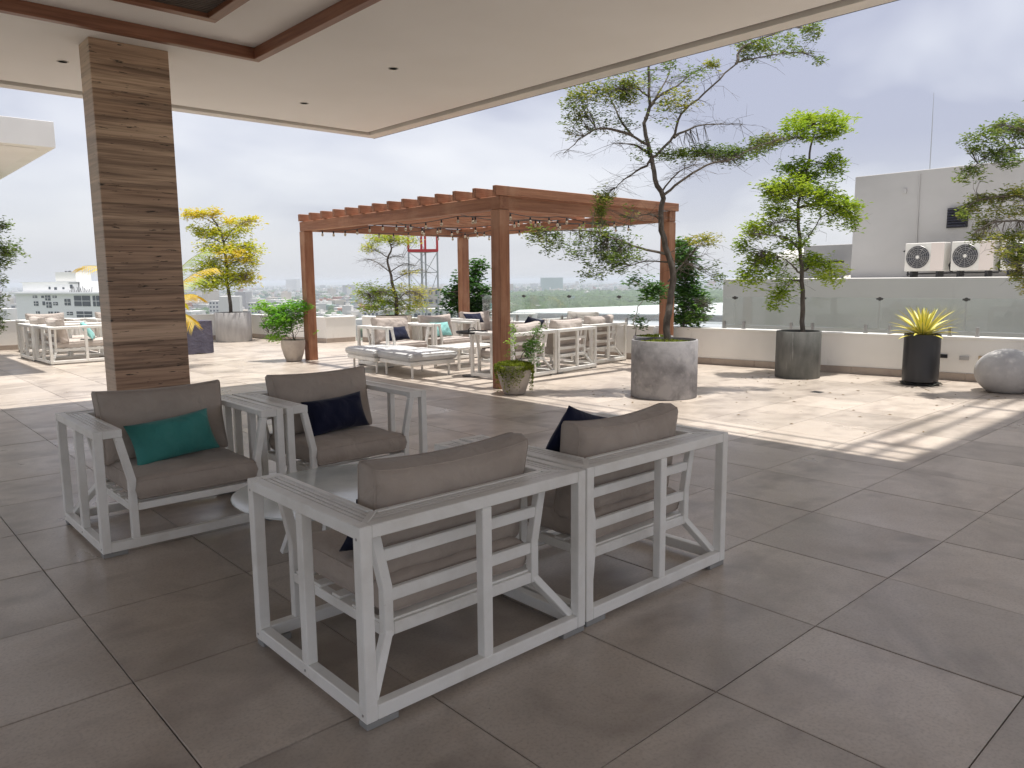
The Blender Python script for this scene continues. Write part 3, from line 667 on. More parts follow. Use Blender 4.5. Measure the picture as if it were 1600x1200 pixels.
# low white table and round tray table under the pergola
lt = thing('low_table', 'low white table among the cream chairs under the pergola', 'table', (8.55, 10.65, 0), rad(5))
MB().box((-.5, -.36, .36), (.5, .36, .40)).build('table_top', white_metal, lt, .006)
for x in (-.46, .42):
    for y in (-.33, .29): MB().box((x, y, 0), (x+.04, y+.04, .36)).build('leg', white_metal, lt, .003)
for y in (-.33, .29): MB().box((-.42, y, .0), (.42, y+.04, .035)).build('stretcher', white_metal, lt, .003)
st_ = thing('tray_table', 'small round black tray table with a loop handle left of the near pergola post', 'side table', (7.82, 9.55, 0))
MB().lathe([(.0, .70), (.25, .70), (.262, .735), (.256, .735), (.246, .708), (.0, .708)], n=28).build('tray', black_m, st_, smooth=True)
MB().tube([(0, 0, .012), (0, 0, .70)], .014, 8).build('stem', black_m, st_)
MB().lathe([(.0, 0), (.17, 0), (.17, .012), (.0, .014)], n=24).build('base', black_m, st_)
MB().tube([(-.07, 0, .708), (-.07, 0, .76), (-.04, 0, .785), (.04, 0, .785), (.07, 0, .76), (.07, 0, .708)], .007, 6).build('handle', black_m, st_)

# daybed: two padded modules side by side
dbg = 'pale padded daybed modules in front of the cream chairs'
for k, (y, lab) in enumerate([(9.93, 'near half of the pale padded daybed left of the near pergola post'), (10.98, 'far half of the pale padded daybed next to the far pergola post')]):
    d = thing('daybed', lab, 'daybed', (6.86, y, 0), rad(-4), dbg)
    MB().box((0, 0, .20), (.86, 1.02, .27)).build('frame', white_metal, d, .01)
    for x in (.06, .76):
        for yy in (.06, .90): MB().tube([(x+.02, yy+.02, 0), (x+.02, yy+.02, .2)], .02, 10).build('leg', white_metal, d, smooth=True)
    cu = cushion_mesh('cushion', .90, 1.045, .12, .02, 50+k, white_vinyl, edge=.05, wr_=.004); cu.parent = d; cu.location = (.43, .51, .335)

# ------------------------------------------------------------------ pots, ball, cover, bits
def pot(name, label, cat, x, y, prof, m, soil_r, soil_z, group=None, n=40):
    t = thing(name, label, cat, (x, y, 0), R_.uniform(0, 6), group)
    MB().lathe(prof, n=n).build('pot', m, t, smooth=True)
    MB().lathe([(.0, soil_z-.01), (soil_r, soil_z-.01), (soil_r, soil_z), (0, soil_z+.012)], n=24).build('soil', soil, t)
    return t
def drum(r, h, th=.025): return [(r-.01, 0), (r, .012), (r, h-.008), (r-.006, h), (r-th, h), (r-th-.004, h-.10), (.0, h-.11)]
def tub(r, h, b): return [(b, 0), (b+.03, .01), (r*.82, h*.33), (r*.97, h*.66), (r, h*.86), (r*.985, h), (r*.90, h), (r*.88, h-.08), (0, h-.09)]
P1 = pot('planter', 'big round mottled grey concrete planter holding the tall airy tree', 'planter', 8.24, 6.04, drum(.435, .755), conc, .40, .70)
P2 = pot('planter', 'dark round concrete planter with white drips, holding the bright green tree', 'planter', 11.28, 5.72, drum(.335, .725), conc_dark, .30, .66)
PY = pot('planter', 'pale round concrete planter holding the yellow tree at the back left', 'planter', 8.12, 19.92, drum(.46, .77), conc_light, .42, .71)
PE = pot('planter', 'pale round planter holding the lime tree behind the navy pillow chair', 'planter', 10.0, 15.1, drum(.42, .75), beige_pot, .38, .70)
PS = pot('planter', 'pale round planter behind the rear pergola post', 'planter', 11.05, 14.7, drum(.26, .70), conc_light, .22, .65)
PC = pot('planter', 'pale planter behind the right pergola post, holding the leafy green column', 'planter', 11.50, 8.45, drum(.19, .67), conc_light, .16, .62)
PM = pot('planter', 'lower mossy planter peeping out left of the big mottled one', 'planter', 10.35, 7.82, drum(.33, .60), conc, .3, .56)
PT = pot('planter', 'round concrete planter of the tree at the right edge of the photo', 'planter', 11.75, 2.15, drum(.335, .72), conc_dark, .3, .66)
PL = pot('planter', 'round concrete planter of the tree at the left edge of the photo', 'planter', 2.0, 20.3, drum(.40, .75), conc_light, .36, .7)
pN = pot('tub_pot', 'rounded beige pot overflowing with moss at the foot of the near pergola post', 'pot', 6.98, 7.62, tub(.235, .40, .12), beige_pot, .2, .35)
pL = pot('tub_pot', 'rounded beige pot beside the far left pergola post', 'pot', 6.86, 13.95, tub(.235, .42, .12), beige_pot, .2, .36)
ag = thing('tall_pot', 'tall smooth black pot with the spiky yellow agave', 'pot', (11.72, 4.07, 0))
MB().lathe([(.20, .035), (.235, .05), (.24, .12), (.24, .725), (.225, .73), (.215, .72), (.215, .66), (0, .65)], n=36).build('pot', mat('black_pot', (.022, .023, .027), .35, bump=(30, .05)), ag, smooth=True)
MB().lathe([(0, 0), (.24, 0), (.265, .03), (.255, .032), (.23, .012), (0, .012)], n=32).build('saucer', black_m, ag, smooth=True)
MB().lathe([(.0, .64), (.212, .64), (.212, .665), (0, .68)], n=24).build('soil', soil, ag)
MB().tube([(-.25, -.05, .03), (-.15, -.22, .012), (-.02, -.28, .05), (.1, -.27, .01), (.24, -.1, .03)], .006, 5).build('hose', mat('drip_hose', (.12, .13, .10), .5), ag)
# stone ball
bm = bmesh.new(); bmesh.ops.create_uvsphere(bm, u_segments=48, v_segments=28, radius=.385)
for v in bm.verts:
    v.co *= 1+mnoise.noise(v.co*4)*.018
    if v.co.z < -.32: v.co.z = -.32-(v.co.z+.32)*-.05
    v.co.z *= .83; v.co.z += .262
me = bpy.data.meshes.new('stone_ball'); bm.to_mesh(me); bm.free(); me.materials.append(ball_m)
me.polygons.foreach_set('use_smooth', [True]*len(me.polygons))
bo = link(bpy.data.objects.new('stone_ball', me)); bo.location = (11.72, 2.98, 0); tag(bo, 'large pale cast stone ball resting by the right parapet', 'stone ball')
# fabric covered box, white box planter with a palm
cb = MB(); vs, fs = [], []
nx = 40
base = [(-.42, -.3), (.42, -.3), (.42, .3), (-.42, .3)]
per = []
for i in range(4):
    a, b = Vector(base[i]), Vector(base[(i+1) % 4])
    for k in range(14): per.append((a.lerp(b, k/14), (b-a).normalized()))
rows = 10
for r in range(rows+1):
    z = .72*(1-r/rows)
    for k, (p, dd) in enumerate(per):
        nrm = Vector((dd.y, -dd.x)); q = p+nrm*((math.sin(k*1.35)*.5+math.sin(k*.62+2)*.5)*.028*(r/rows)+.02*r/rows)
        vs.append((q.x, q.y, z+(.01*math.sin(k*.9) if r == rows else 0)+(.012 if r == rows else 0)))
n = len(per)
for r in range(rows):
    for k in range(n): fs.append((r*n+k, (r+1)*n+k, (r+1)*n+(k+1) % n, r*n+(k+1) % n))
fs.append(tuple(range(n)))
o = mesh_obj('covered_grill', vs, fs, purple, None, True); o.data.set_sharp_from_angle(angle=rad(50)); o.location = (5.98, 17.2, 0); o.rotation_euler.z = rad(4)
tag(o, 'boxy equipment under a greyish purple fabric cover, right of the column', 'covered grill')
pb = thing('planter_box', 'white box planter mostly hidden behind the travertine column', 'planter', (4.78, 15.0, 0), rad(3))
MB().box((-.3, -.3, 0), (.3, -.27, .52)).box((-.3, .27, 0), (.3, .3, .52)).box((-.3, -.27, 0), (-.27, .27, .52)).box((.27, -.27, 0), (.3, .27, .52)).build('box', wall_white, pb, .004)
MB().box((-.268, -.268, .40), (.268, .268, .46)).build('soil', soil, pb)
gt = MB()
for k in range(90):
    x, y = R_.uniform(7.5, 11.6), R_.uniform(2.6, 7.5)
    if k < 40: a = R_.uniform(0, 6.28); q = R_.uniform(.3, 1.1); c_ = R_.choice([(8.24, 6.04), (11.28, 5.72), (11.2, 3.2)]); x, y = c_[0]+math.cos(a)*q*.9-.2, c_[1]+math.sin(a)*q
    if not inside(x+.4, y): continue
    a = R_.uniform(0, 6.28); l = R_.uniform(.012, .035); gt.add([(x-math.cos(a)*l, y-math.sin(a)*l, .003), (x+math.sin(a)*l*.4, y-math.cos(a)*l*.4, .009), (x+math.cos(a)*l, y+math.sin(a)*l, .004), (x-math.sin(a)*l*.4, y+math.cos(a)*l*.4, .010)], [(0, 1, 2, 3)])
tag(gt.build('fallen_leaves', mat('dry_leaf', (.20, .13, .05), .8)), 'scattered small dry fallen leaves on the sunlit floor', kind='stuff')
# drain and the little boxes on the parapet
dr = thing('floor_drain', 'small dark square floor drain in the sunlit floor', 'drain', (9.95, 4.75, 0), 0)
MB().box((-.07, -.07, -.01), (.07, .07, .003)).build('frame', dark_steel, dr, .001)
for k in range(4): MB().box((-.055, -.05+k*.028, .003), (.055, -.036+k*.028, .006)).build('bar', black_m, dr)
def onwall(t, z): p = wr(t); return (p.x-.0, p.y, z)
for t, z, ww, hh, m, nm, lab, cat in ((4.0, .36, .10, .055, black_m, 'socket_box', 'small black outlet box on the parapet right of the agave pot', 'outlet'),
        (4.27, .345, .125, .06, steel, 'wall_light', 'small louvred steel wall light on the parapet between agave and stone ball', 'wall light'),
        (4.50, .36, .10, .06, mat('beige_plate', (.55, .42, .27), .6), 'junction_plate', 'small beige cover plate on the parapet just left of the stone ball', 'plate')):
    p = wr(-t); o = thing(nm, lab, cat, (p.x, p.y, z), wa)
    MB().box((-ww/2, -.018, -hh/2), (ww/2, -.001, hh/2)).build('housing', m, o, .002)
    MB().box((-ww/2+.012, -.023, -hh/2+.01), (ww/2-.012, -.0185, hh/2-.01)).build('cover', m, o, .001)

# ------------------------------------------------------------------ foliage
def leaves(name, clusters, m, parent, D0, seed, size=.045, aspect=.38, droop=.25, per=6, dd=1.0, anchors=None, twigs=None, flat=.55, dens=1.9):
    """clusters: (px, py, rx, ry, count, tone[, depth shift]) in the tree's own upright plane; each becomes a flattened
    spray of leaf rosettes with real depth"""
    rr = random.Random(seed); V = []; F = []; tone = []
    inv = parent.matrix_world.inverted() if parent else Matrix()
    for c in clusters:
        px, py, rx, ry, cnt, tn = c[:6]; sh = c[6] if len(c) > 6 else rr.uniform(-.18, .18)*dd
        k = D0/FPX; cen = at(px, py, D0+sh); ax, az = rx*k, ry*k; ay = min(ax*.75, .55)
        for q in range(max(1, int(cnt*dens/per))):
            while True:
                a, b, g_ = rr.uniform(-1, 1), rr.uniform(-1, 1), rr.uniform(-1, 1)
                if a*a+b*b+g_*g_ < 1: break
            if rr.random() < .28: a *= 1.5; b *= 1.4; g_ *= 1.7
            cc = cen+CR*(a*ax)+Vector((CF.x, CF.y, 0)).normalized()*(b*ay)+Vector((0, 0, 1))*(g_*az)
            tt = min(1, max(0, tn+rr.gauss(0, .15)))
            if twigs is not None and anchors:
                if rr.random() < .32:
                    an = min(anchors, key=lambda p: (p-cc).length_squared+rr.uniform(0, .01)); twigs.append((an, cc))
            for j in range(per):
                th = rr.uniform(0, 6.283); el = rr.uniform(-droop, flat)
                d = Vector((math.cos(th)*math.cos(el), math.sin(th)*math.cos(el), math.sin(el)))
                s = size*rr.uniform(.65, 1.25); sd = d.cross(Vector((rr.uniform(-.4, .4), rr.uniform(-.4, .4), 1))).normalized()*s*aspect*.5
                st = cc+d*.12*s+Vector((rr.gauss(0, 1), rr.gauss(0, 1), rr.gauss(0, .8)))*size*.45
                up_ = Vector((0, 0, .12*s)); i = len(V)
                V += [inv @ st, inv @ (st+d*s*.55+sd+up_), inv @ (st+d*s-up_*.8), inv @ (st+d*s*.55-sd+up_)]
                F += [(i, i+1, i+2, i+3)]; t1 = min(1, max(0, tt+rr.gauss(0, .07))); tone += [t1]*4
    o = mesh_obj(name, V, F, m, parent)
    at_ = o.data.attributes.new('tone', 'FLOAT', 'POINT'); at_.data.foreach_set('value', tone)
    return o
def tree(name, label, cat, base, trunk, branches, clusters, m, seed, r0=.035, size=.045, bare=0, group=None, aspect=.38, crown='crown', trunk_mat=None, bare_len=.35, dd=1.0, flat=.55):
    """trunk / branches are lists of photograph positions; the tree stands at base with real depth"""
    rr = random.Random(seed); D0 = depth(base); t = thing(name, label, cat, base, 0, group); bpy.context.view_layer.update()
    b0 = Vector(base)
    def conv(pl, sh0, sh1):
        n = len(pl)-1; return [at(x, y, D0+sh0+(sh1-sh0)*i/max(n, 1)) for i, (x, y) in enumerate(pl)]
    def smooth(pts, k=3, wob=.012):
        out = []
        for i in range(len(pts)-1):
            p0, p1, p2, p3 = pts[max(i-1, 0)], pts[i], pts[i+1], pts[min(i+2, len(pts)-1)]
            for j in range(k):
                s = j/k; out.append(.5*((2*p1)+(-p0+p2)*s+(2*p0-5*p1+4*p2-p3)*s*s+(-p0+3*p1-3*p2+p3)*s**3)+Vector((rr.gauss(0, wob), rr.gauss(0, wob), 0))*(0 if i == 0 and j == 0 else 1))
        out.append(pts[-1]); return out
    tp = smooth(conv(trunk, 0, 0)); tp[0] = b0+Vector((tp[0].x-b0.x, tp[0].y-b0.y, max(tp[0].z-.08, .3)))
    n = len(tp); anchors = list(tp[n//3:])
    mb = MB(); mb.tube([p-b0 for p in tp], [r0*(1-.72*i/(n-1))+(r0*.25 if i == 0 else 0) for i in range(n)], 9); mb.build('trunk', trunk_mat or bark, t, smooth=True)
    br = MB(); info = []
    for bl in branches:
        sh = rr.uniform(-.45, .45)*dd; pts = smooth(conv(bl, 0, sh), 3, .010); L_ = len(pts)
        s0 = min(tp, key=lambda p: (p-pts[0]).length); info.append(pts)
        rb = r0*.42 if len(bl) > 3 else r0*.28
        br.tube([p-b0 for p in pts], [max(.0035, rb*(1-.8*i/(L_-1))) for i in range(L_)], 6); anchors += pts
    tw = []
    cr_ = leaves(crown, clusters, m, t, D0, seed+1, size, aspect, anchors=anchors, twigs=tw, dd=dd, flat=flat)
    for a, c in tw:
        if (a-c).length < 1.3:
            mid = (a+c)/2+Vector((rr.gauss(0, .03), rr.gauss(0, .03), rr.gauss(0, .03))); br.tube([a-b0, mid-b0, c-b0], [.0035, .0026, .0014], 3, cap=False)
    for k in range(bare):                     # leafless drooping twiglets
        pts = rr.choice(info) if info else tp; i = rr.randrange(len(pts)//3, len(pts)); p = pts[i]
        L_ = rr.uniform(.3, 1)*bare_len; th = rr.uniform(0, 6.28); d = Vector((math.cos(th), math.sin(th), rr.uniform(-.5, .45)))
        a = p; q = [a]; 
        for j in range(3): a = a+d*L_/3; d = (d+Vector((rr.gauss(0, .3), rr.gauss(0, .3), rr.gauss(-.12, .25)))).normalized(); q.append(a)
        br.tube([v-b0 for v in q], [.0028, .0022, .0016, .001], 3, cap=False)
        for j in (1, 2):
            d2 = Vector((rr.gauss(0, 1), rr.gauss(0, 1), rr.gauss(-.2, .6))).normalized(); br.tube([q[j]-b0, q[j]+d2*L_*.35-b0], [.0018, .0009], 3, cap=False)
    if br.v: br.build('branches', twig_m if not trunk_mat else trunk_mat, t)
    return t
G3_ = 'potted trees on the terrace'
tree('airy_tree', 'tall sparse tree with dark bent trunk and olive leaves in the big mottled planter', 'tree', (8.24, 6.04, 0),
  [(1042, 545), (1043, 500), (1047, 472), (1050, 420), (1040, 385), (1034, 347), (1034, 310), (1024, 280), (1016, 246), (1011, 222), (1006, 192), (1014, 172), (1015, 145), (1014, 108), (1012, 66)],
  [[(1034, 307), (1056, 290), (1083, 270), (1117, 254), (1144, 249), (1174, 232), (1225, 215)],
   [(1011, 225), (989, 212), (968, 185), (958, 162), (943, 130)], [(989, 212), (955, 202), (931, 202), (904, 219), (881, 239)],
   [(1008, 185), (1019, 162), (1039, 128), (1049, 97)], [(1015, 165), (1030, 150), (1056, 135), (1083, 114), (1112, 101)],
   [(1020, 245), (1029, 239), (1053, 209), (1065, 178), (1090, 155), (1124, 124), (1154, 97), (1178, 92), (1208, 86), (1252, 82), (1278, 92)],
   [(1150, 100), (1157, 77), (1191, 60), (1242, 42), (1274, 47)], [(1053, 215), (1070, 205), (1100, 195), (1157, 194)],
   [(1042, 397), (1022, 393), (989, 384), (965, 374), (921, 361), (880, 360), (854, 362)], [(1016, 250), (1009, 259), (985, 273), (962, 293)],
   [(1014, 240), (1000, 230), (985, 225), (960, 224)], [(1034, 300), (1060, 268), (1085, 258)], [(1045, 410), (1010, 408), (985, 415)], [(1013, 150), (990, 135), (975, 140)],
   [(1034, 345), (1015, 335), (985, 340)], [(1044, 440), (1070, 410), (1090, 385)]],
  [(904, 165, 24, 26, 330, .55), (915, 145, 22, 14, 200, .75), (982, 142, 20, 22, 420, .62), (955, 145, 24, 20, 260, .6), (930, 190, 26, 22, 130, .2), (895, 195, 14, 22, 90, .5), (1056, 156, 28, 16, 240, .8), (1040, 180, 25, 20, 80, .4),
   (1088, 118, 26, 10, 90, .3), (1112, 101, 8, 8, 90, .75), (1185, 72, 26, 12, 260, .5), (1165, 80, 14, 16, 140, .45), (1235, 80, 30, 7, 120, .45), (1270, 50, 14, 13, 160, .5), (1278, 95, 8, 8, 40, .3), (1225, 60, 20, 6, 60, .4),
   (1050, 243, 24, 8, 200, .35), (1075, 240, 16, 8, 140, .45), (1107, 238, 26, 9, 420, .2), (1140, 244, 26, 11, 380, .2), (1170, 232, 16, 8, 80, .4), (1200, 222, 22, 9, 180, .5),
   (938, 327, 10, 26, 280, .6), (946, 310, 12, 10, 100, .6), (838, 368, 15, 11, 160, .5), (868, 380, 24, 16, 210, .4), (905, 392, 20, 18, 160, .3), (950, 388, 28, 26, 620, .15), (962, 410, 24, 18, 260, .2), (930, 366, 26, 10, 140, .45), (985, 395, 22, 18, 150, .3), (925, 425, 20, 14, 110, .3),
   (982, 334, 14, 14, 30, .5), (1097, 376, 24, 8, 180, .85), (1112, 424, 16, 12, 70, .3), (1125, 435, 10, 8, 30, .3), (970, 195, 20, 16, 80, .2), (1000, 240, 20, 14, 60, .3), (1015, 120, 20, 10, 60, .4), (1040, 100, 14, 10, 60, .4)],
  leaf_olive, 11, r0=.050, size=.056, bare=430, group=G3_, bare_len=.55)
tree('layered_tree', 'bright green tiered tree standing in the dark drip-stained planter', 'tree', (11.28, 5.72, 0),
  [(1253, 535), (1253, 517), (1254, 469), (1252, 427), (1250, 390), (1248, 337), (1250, 307), (1260, 262), (1267, 229), (1273, 195)],
  [[(1252, 427), (1240, 417), (1226, 405), (1196, 394)], [(1250, 390), (1234, 375), (1210, 368), (1180, 366)], [(1251, 388), (1262, 372), (1271, 360), (1290, 334), (1320, 330)], [(1252, 425), (1265, 418), (1275, 412), (1297, 420)],
   [(1253, 440), (1243, 438), (1236, 440), (1226, 461)], [(1268, 220), (1255, 215), (1234, 217), (1200, 224)], [(1249, 320), (1232, 305), (1215, 300)], [(1249, 325), (1275, 318), (1300, 322), (1325, 335)], [(1263, 250), (1285, 255), (1300, 265)], [(1249, 345), (1225, 345), (1205, 350)]],
  [(1277, 189, 44, 9, 620, .85), (1245, 205, 24, 13, 300, .6), (1302, 203, 20, 14, 300, .7), (1275, 212, 22, 8, 120, .4), (1245, 264, 24, 13, 340, .5), (1262, 278, 22, 12, 300, .5), (1302, 258, 20, 20, 330, .6),
   (1228, 293, 38, 13, 640, .85), (1268, 300, 36, 10, 440, .8), (1212, 305, 20, 12, 240, .8), (1292, 318, 34, 12, 500, .7), (1322, 328, 22, 12, 340, .75), (1330, 346, 12, 12, 140, .6), (1300, 345, 18, 10, 60, .6),
   (1222, 330, 26, 12, 320, .75), (1188, 358, 28, 13, 420, .8), (1160, 385, 13, 13, 130, .55), (1245, 350, 26, 12, 100, .5), (1238, 380, 26, 10, 200, .5), (1195, 405, 26, 13, 380, .65), (1172, 430, 18, 17, 320, .7), (1210, 425, 24, 12, 130, .5),
   (1265, 408, 24, 12, 320, .6), (1292, 422, 24, 18, 260, .95), (1300, 440, 14, 10, 70, .95), (1217, 463, 15, 11, 150, .7), (1210, 478, 10, 10, 50, .6), (1228, 445, 14, 10, 80, .5), (1196, 226, 22, 8, 140, .4), (1180, 240, 14, 7, 50, .3)],
  leaf_bright, 21, r0=.042, size=.074, bare=200, group=G3_, bare_len=.5)
tree('yellow_tree', 'yellow leaved tiered tree in the pale round planter at the back left', 'tree', (8.12, 19.92, 0),
  [(361, 500), (361, 488), (357, 450), (353, 410), (350, 380), (342, 358), (330, 340)],
  [[(353, 410), (335, 402), (318, 400)], [(354, 415), (372, 408), (390, 408)], [(350, 380), (330, 372), (310, 365)], [(350, 378), (370, 352), (395, 345)], [(342, 355), (322, 342), (295, 335)], [(357, 445), (340, 435), (320, 440)], [(357, 445), (375, 435), (395, 442)], [(351, 390), (375, 388), (395, 385)]],
  [(304, 335, 20, 6, 300, .8), (335, 333, 12, 6, 130, .8), (372, 348, 28, 7, 330, .7), (392, 343, 10, 4, 70, .75), (318, 362, 20, 10, 320, .5), (350, 368, 30, 9, 330, .45), (376, 360, 16, 6, 120, .55), (380, 388, 24, 9, 380, .5), (335, 388, 26, 9, 320, .5), (365, 400, 28, 10, 360, .8, -.3),
   (322, 420, 22, 11, 330, .4), (392, 408, 13, 11, 220, .6), (350, 414, 26, 10, 280, .4), (345, 440, 32, 11, 520, .35), (386, 436, 20, 10, 330, .75), (325, 445, 20, 8, 240, .3), (368, 428, 24, 9, 300, .45)],
  leaf_yellow, 31, r0=.055, size=.095, bare=90, group=G3_)
tree('lime_tree', 'lime and yellow tree with bare twiggy middle behind the navy pillow chair', 'tree', (10.0, 15.1, 0),
  [(619, 500), (620, 480), (617, 460), (612, 440), (609, 425), (605, 405), (612, 388), (606, 375)],
  [[(609, 425), (592, 412), (578, 405)], [(610, 425), (630, 412), (648, 415)], [(606, 402), (590, 392), (580, 388)], [(618, 465), (598, 455), (578, 460)], [(619, 470), (640, 455), (660, 462)], [(612, 440), (630, 430), (655, 420)], [(605, 405), (618, 400), (630, 402)]],
  [(598, 372, 26, 8, 420, .6), (630, 376, 22, 8, 280, .65), (577, 388, 14, 7, 110, .7), (622, 366, 20, 5, 140, .6), (575, 456, 22, 12, 330, .35), (600, 464, 26, 15, 560, .35), (590, 478, 24, 10, 300, .3), (638, 478, 26, 12, 330, .55), (655, 470, 16, 14, 170, .8), (652, 455, 22, 7, 150, .95), (640, 425, 18, 5, 60, .95), (572, 485, 10, 5, 60, .4), (625, 450, 16, 8, 100, .7)],
  leaf_lime, 41, r0=.05, size=.07, bare=260, group=G3_, bare_len=.6)
tree('leafy_shrub', 'dark green bushy shrub with broad leaves around the rear pergola post', 'shrub', (11.05, 14.7, 0),
  [(744, 505), (743, 490), (742, 460), (744, 430)], [[(743, 470), (725, 458), (712, 455)], [(743, 465), (755, 455), (768, 452)]],
  [(748, 418, 13, 10, 150, .5), (742, 436, 10, 14, 150, .35), (748, 468, 18, 22, 420, .25), (740, 485, 16, 10, 180, .15), (708, 458, 14, 14, 190, .3), (704, 478, 10, 12, 120, .25), (722, 440, 12, 8, 80, .4), (766, 452, 5, 5, 20, .4), (690, 455, 7, 4, 22, .4), (762, 476, 8, 8, 70, .3), (722, 476, 14, 14, 120, .2)],
  leaf_dark, 51, r0=.02, size=.13, aspect=.5, group='potted shrubs', flat=.4)
tree('column_shrub', 'tall column of dark green foliage behind the right pergola post', 'shrub', (11.50, 8.45, 0),
  [(1070, 525), (1070, 500), (1070, 450), (1068, 400), (1066, 378)], [[(1070, 480), (1085, 470), (1098, 470)]],
  [(1066, 384, 14, 9, 200, .6), (1070, 402, 17, 14, 330, .4), (1072, 425, 18, 16, 360, .3), (1074, 450, 19, 16, 380, .3), (1076, 474, 22, 14, 380, .35), (1078, 496, 22, 10, 330, .3), (1098, 474, 12, 14, 150, .6), (1062, 500, 10, 8, 90, .4), (1090, 492, 12, 12, 110, .8)],
  leaf_dark, 61, r0=.02, size=.10, aspect=.36, group='potted shrubs', flat=.3)
tree('sapling', 'thin green sapling rising from the low mossy planter', 'shrub', (10.35, 7.82, 0),
  [(992, 530), (990, 505), (998, 480), (1012, 455), (1016, 440)], [[(994, 492), (1003, 500), (1012, 505)], [(990, 515), (1010, 505), (1032, 488)], [(1010, 455), (1000, 445), (988, 438)]],
  [(1016, 450, 12, 12, 120, .5), (1014, 465, 8, 8, 60, .45), (990, 438, 12, 7, 60, .4), (998, 505, 12, 10, 50, .3), (1030, 462, 9, 14, 60, .2), (1034, 450, 8, 8, 40, .2)],
  leaf_dark, 71, r0=.012, size=.085, aspect=.45, group='potted shrubs', trunk_mat=mat('pale_twig', (.35, .33, .29), .8))
tree('bushy_plant', 'small fresh green bushy plant in the rounded pot by the far left pergola post', 'shrub', (6.86, 13.95, 0),
  [(461, 536), (460, 528), (456, 512), (450, 500)], [[(460, 530), (468, 512), (474, 495)], [(460, 530), (447, 515), (430, 508)], [(461, 532), (464, 515), (462, 492)], [(459, 532), (440, 522), (420, 520)]],
  [(412, 480, 12, 6, 120, .8), (428, 488, 14, 7, 160, .7), (452, 484, 20, 10, 330, .5), (472, 480, 12, 8, 160, .4), (432, 500, 18, 9, 240, .4), (452, 502, 18, 10, 220, .4), (424, 509, 14, 5, 110, .35), (472, 500, 12, 10, 120, .4), (442, 514, 14, 8, 120, .4), (432, 524, 14, 5, 90, .6), (488, 519, 5, 3, 20, .5), (430, 530, 12, 4, 50, .9)],
  leaf_fresh, 81, r0=.018, size=.075, group='potted shrubs', aspect=.42)
tree('left_edge_tree', 'tree at the far left edge of the photo, only a few sprays showing', 'tree', (2.0, 20.3, 0),
  [(-24, 545), (-26, 500), (-24, 440), (-28, 390), (-25, 350)], [[(-25, 400), (-5, 395), (20, 392)], [(-25, 365), (-10, 358), (8, 352)], [(-24, 450), (-8, 440), (6, 445)], [(-24, 480), (-10, 480), (2, 500)]],
  [(4, 355, 10, 9, 100, .3), (10, 392, 26, 12, 380, .3), (0, 412, 16, 10, 160, .3), (-2, 440, 10, 8, 80, .35), (-4, 470, 12, 18, 160, .3), (-2, 505, 8, 14, 80, .3), (-30, 370, 30, 16, 300, .35), (-30, 420, 26, 18, 300, .3), (-40, 340, 30, 12, 240, .4)],
  leaf_olive, 91, r0=.05, size=.085, group=G3_)
tree('right_edge_tree', 'tree leaning in from the right edge, olive green sprays before the grey building', 'tree', (11.75, 2.15, 0),
  [(1650, 640), (1648, 560), (1650, 470), (1648, 380), (1652, 300), (1645, 210), (1650, 150)],
  [[(1650, 300), (1620, 240), (1590, 232), (1550, 240), (1520, 262)], [(1648, 330), (1610, 315), (1585, 306), (1530, 312), (1505, 330)], [(1648, 380), (1610, 350), (1580, 345), (1545, 350), (1525, 362)], [(1650, 420), (1620, 400), (1590, 385), (1560, 388)], [(1645, 210), (1610, 205), (1570, 195)], [(1650, 460), (1620, 440), (1592, 425)], [(1650, 280), (1690, 260), (1730, 270)], [(1650, 380), (1695, 370), (1730, 385)]],
  [(1540, 213, 26, 13, 250, .45), (1572, 200, 22, 12, 240, .4), (1596, 205, 12, 14, 160, .4), (1560, 240, 26, 15, 330, .4), (1508, 218, 7, 6, 30, .5), (1522, 232, 9, 7, 60, .45), (1500, 280, 12, 6, 60, .5), (1512, 268, 10, 9, 70, .5), (1530, 272, 8, 10, 60, .4), (1576, 255, 16, 8, 120, .35),
   (1548, 310, 28, 7, 260, .7), (1585, 302, 18, 9, 180, .7), (1516, 327, 14, 11, 170, .55), (1506, 335, 9, 7, 60, .5), (1560, 330, 26, 10, 150, .7), (1590, 330, 14, 9, 110, .7), (1535, 352, 10, 12, 110, .6), (1524, 372, 9, 10, 80, .55), (1545, 370, 14, 8, 60, .75),
   (1580, 372, 20, 9, 220, .7), (1592, 398, 14, 12, 200, .6), (1566, 395, 16, 8, 80, .8), (1592, 430, 12, 12, 160, .65), (1604, 450, 8, 10, 60, .9), (1570, 415, 12, 6, 40, .8), (1640, 200, 60, 20, 500, .4), (1690, 280, 50, 22, 420, .5), (1690, 370, 50, 26, 420, .5), (1650, 150, 40, 14, 300, .5)],
  leaf_olive, 101, r0=.045, size=.055, bare=160, group=G3_, bare_len=.4)
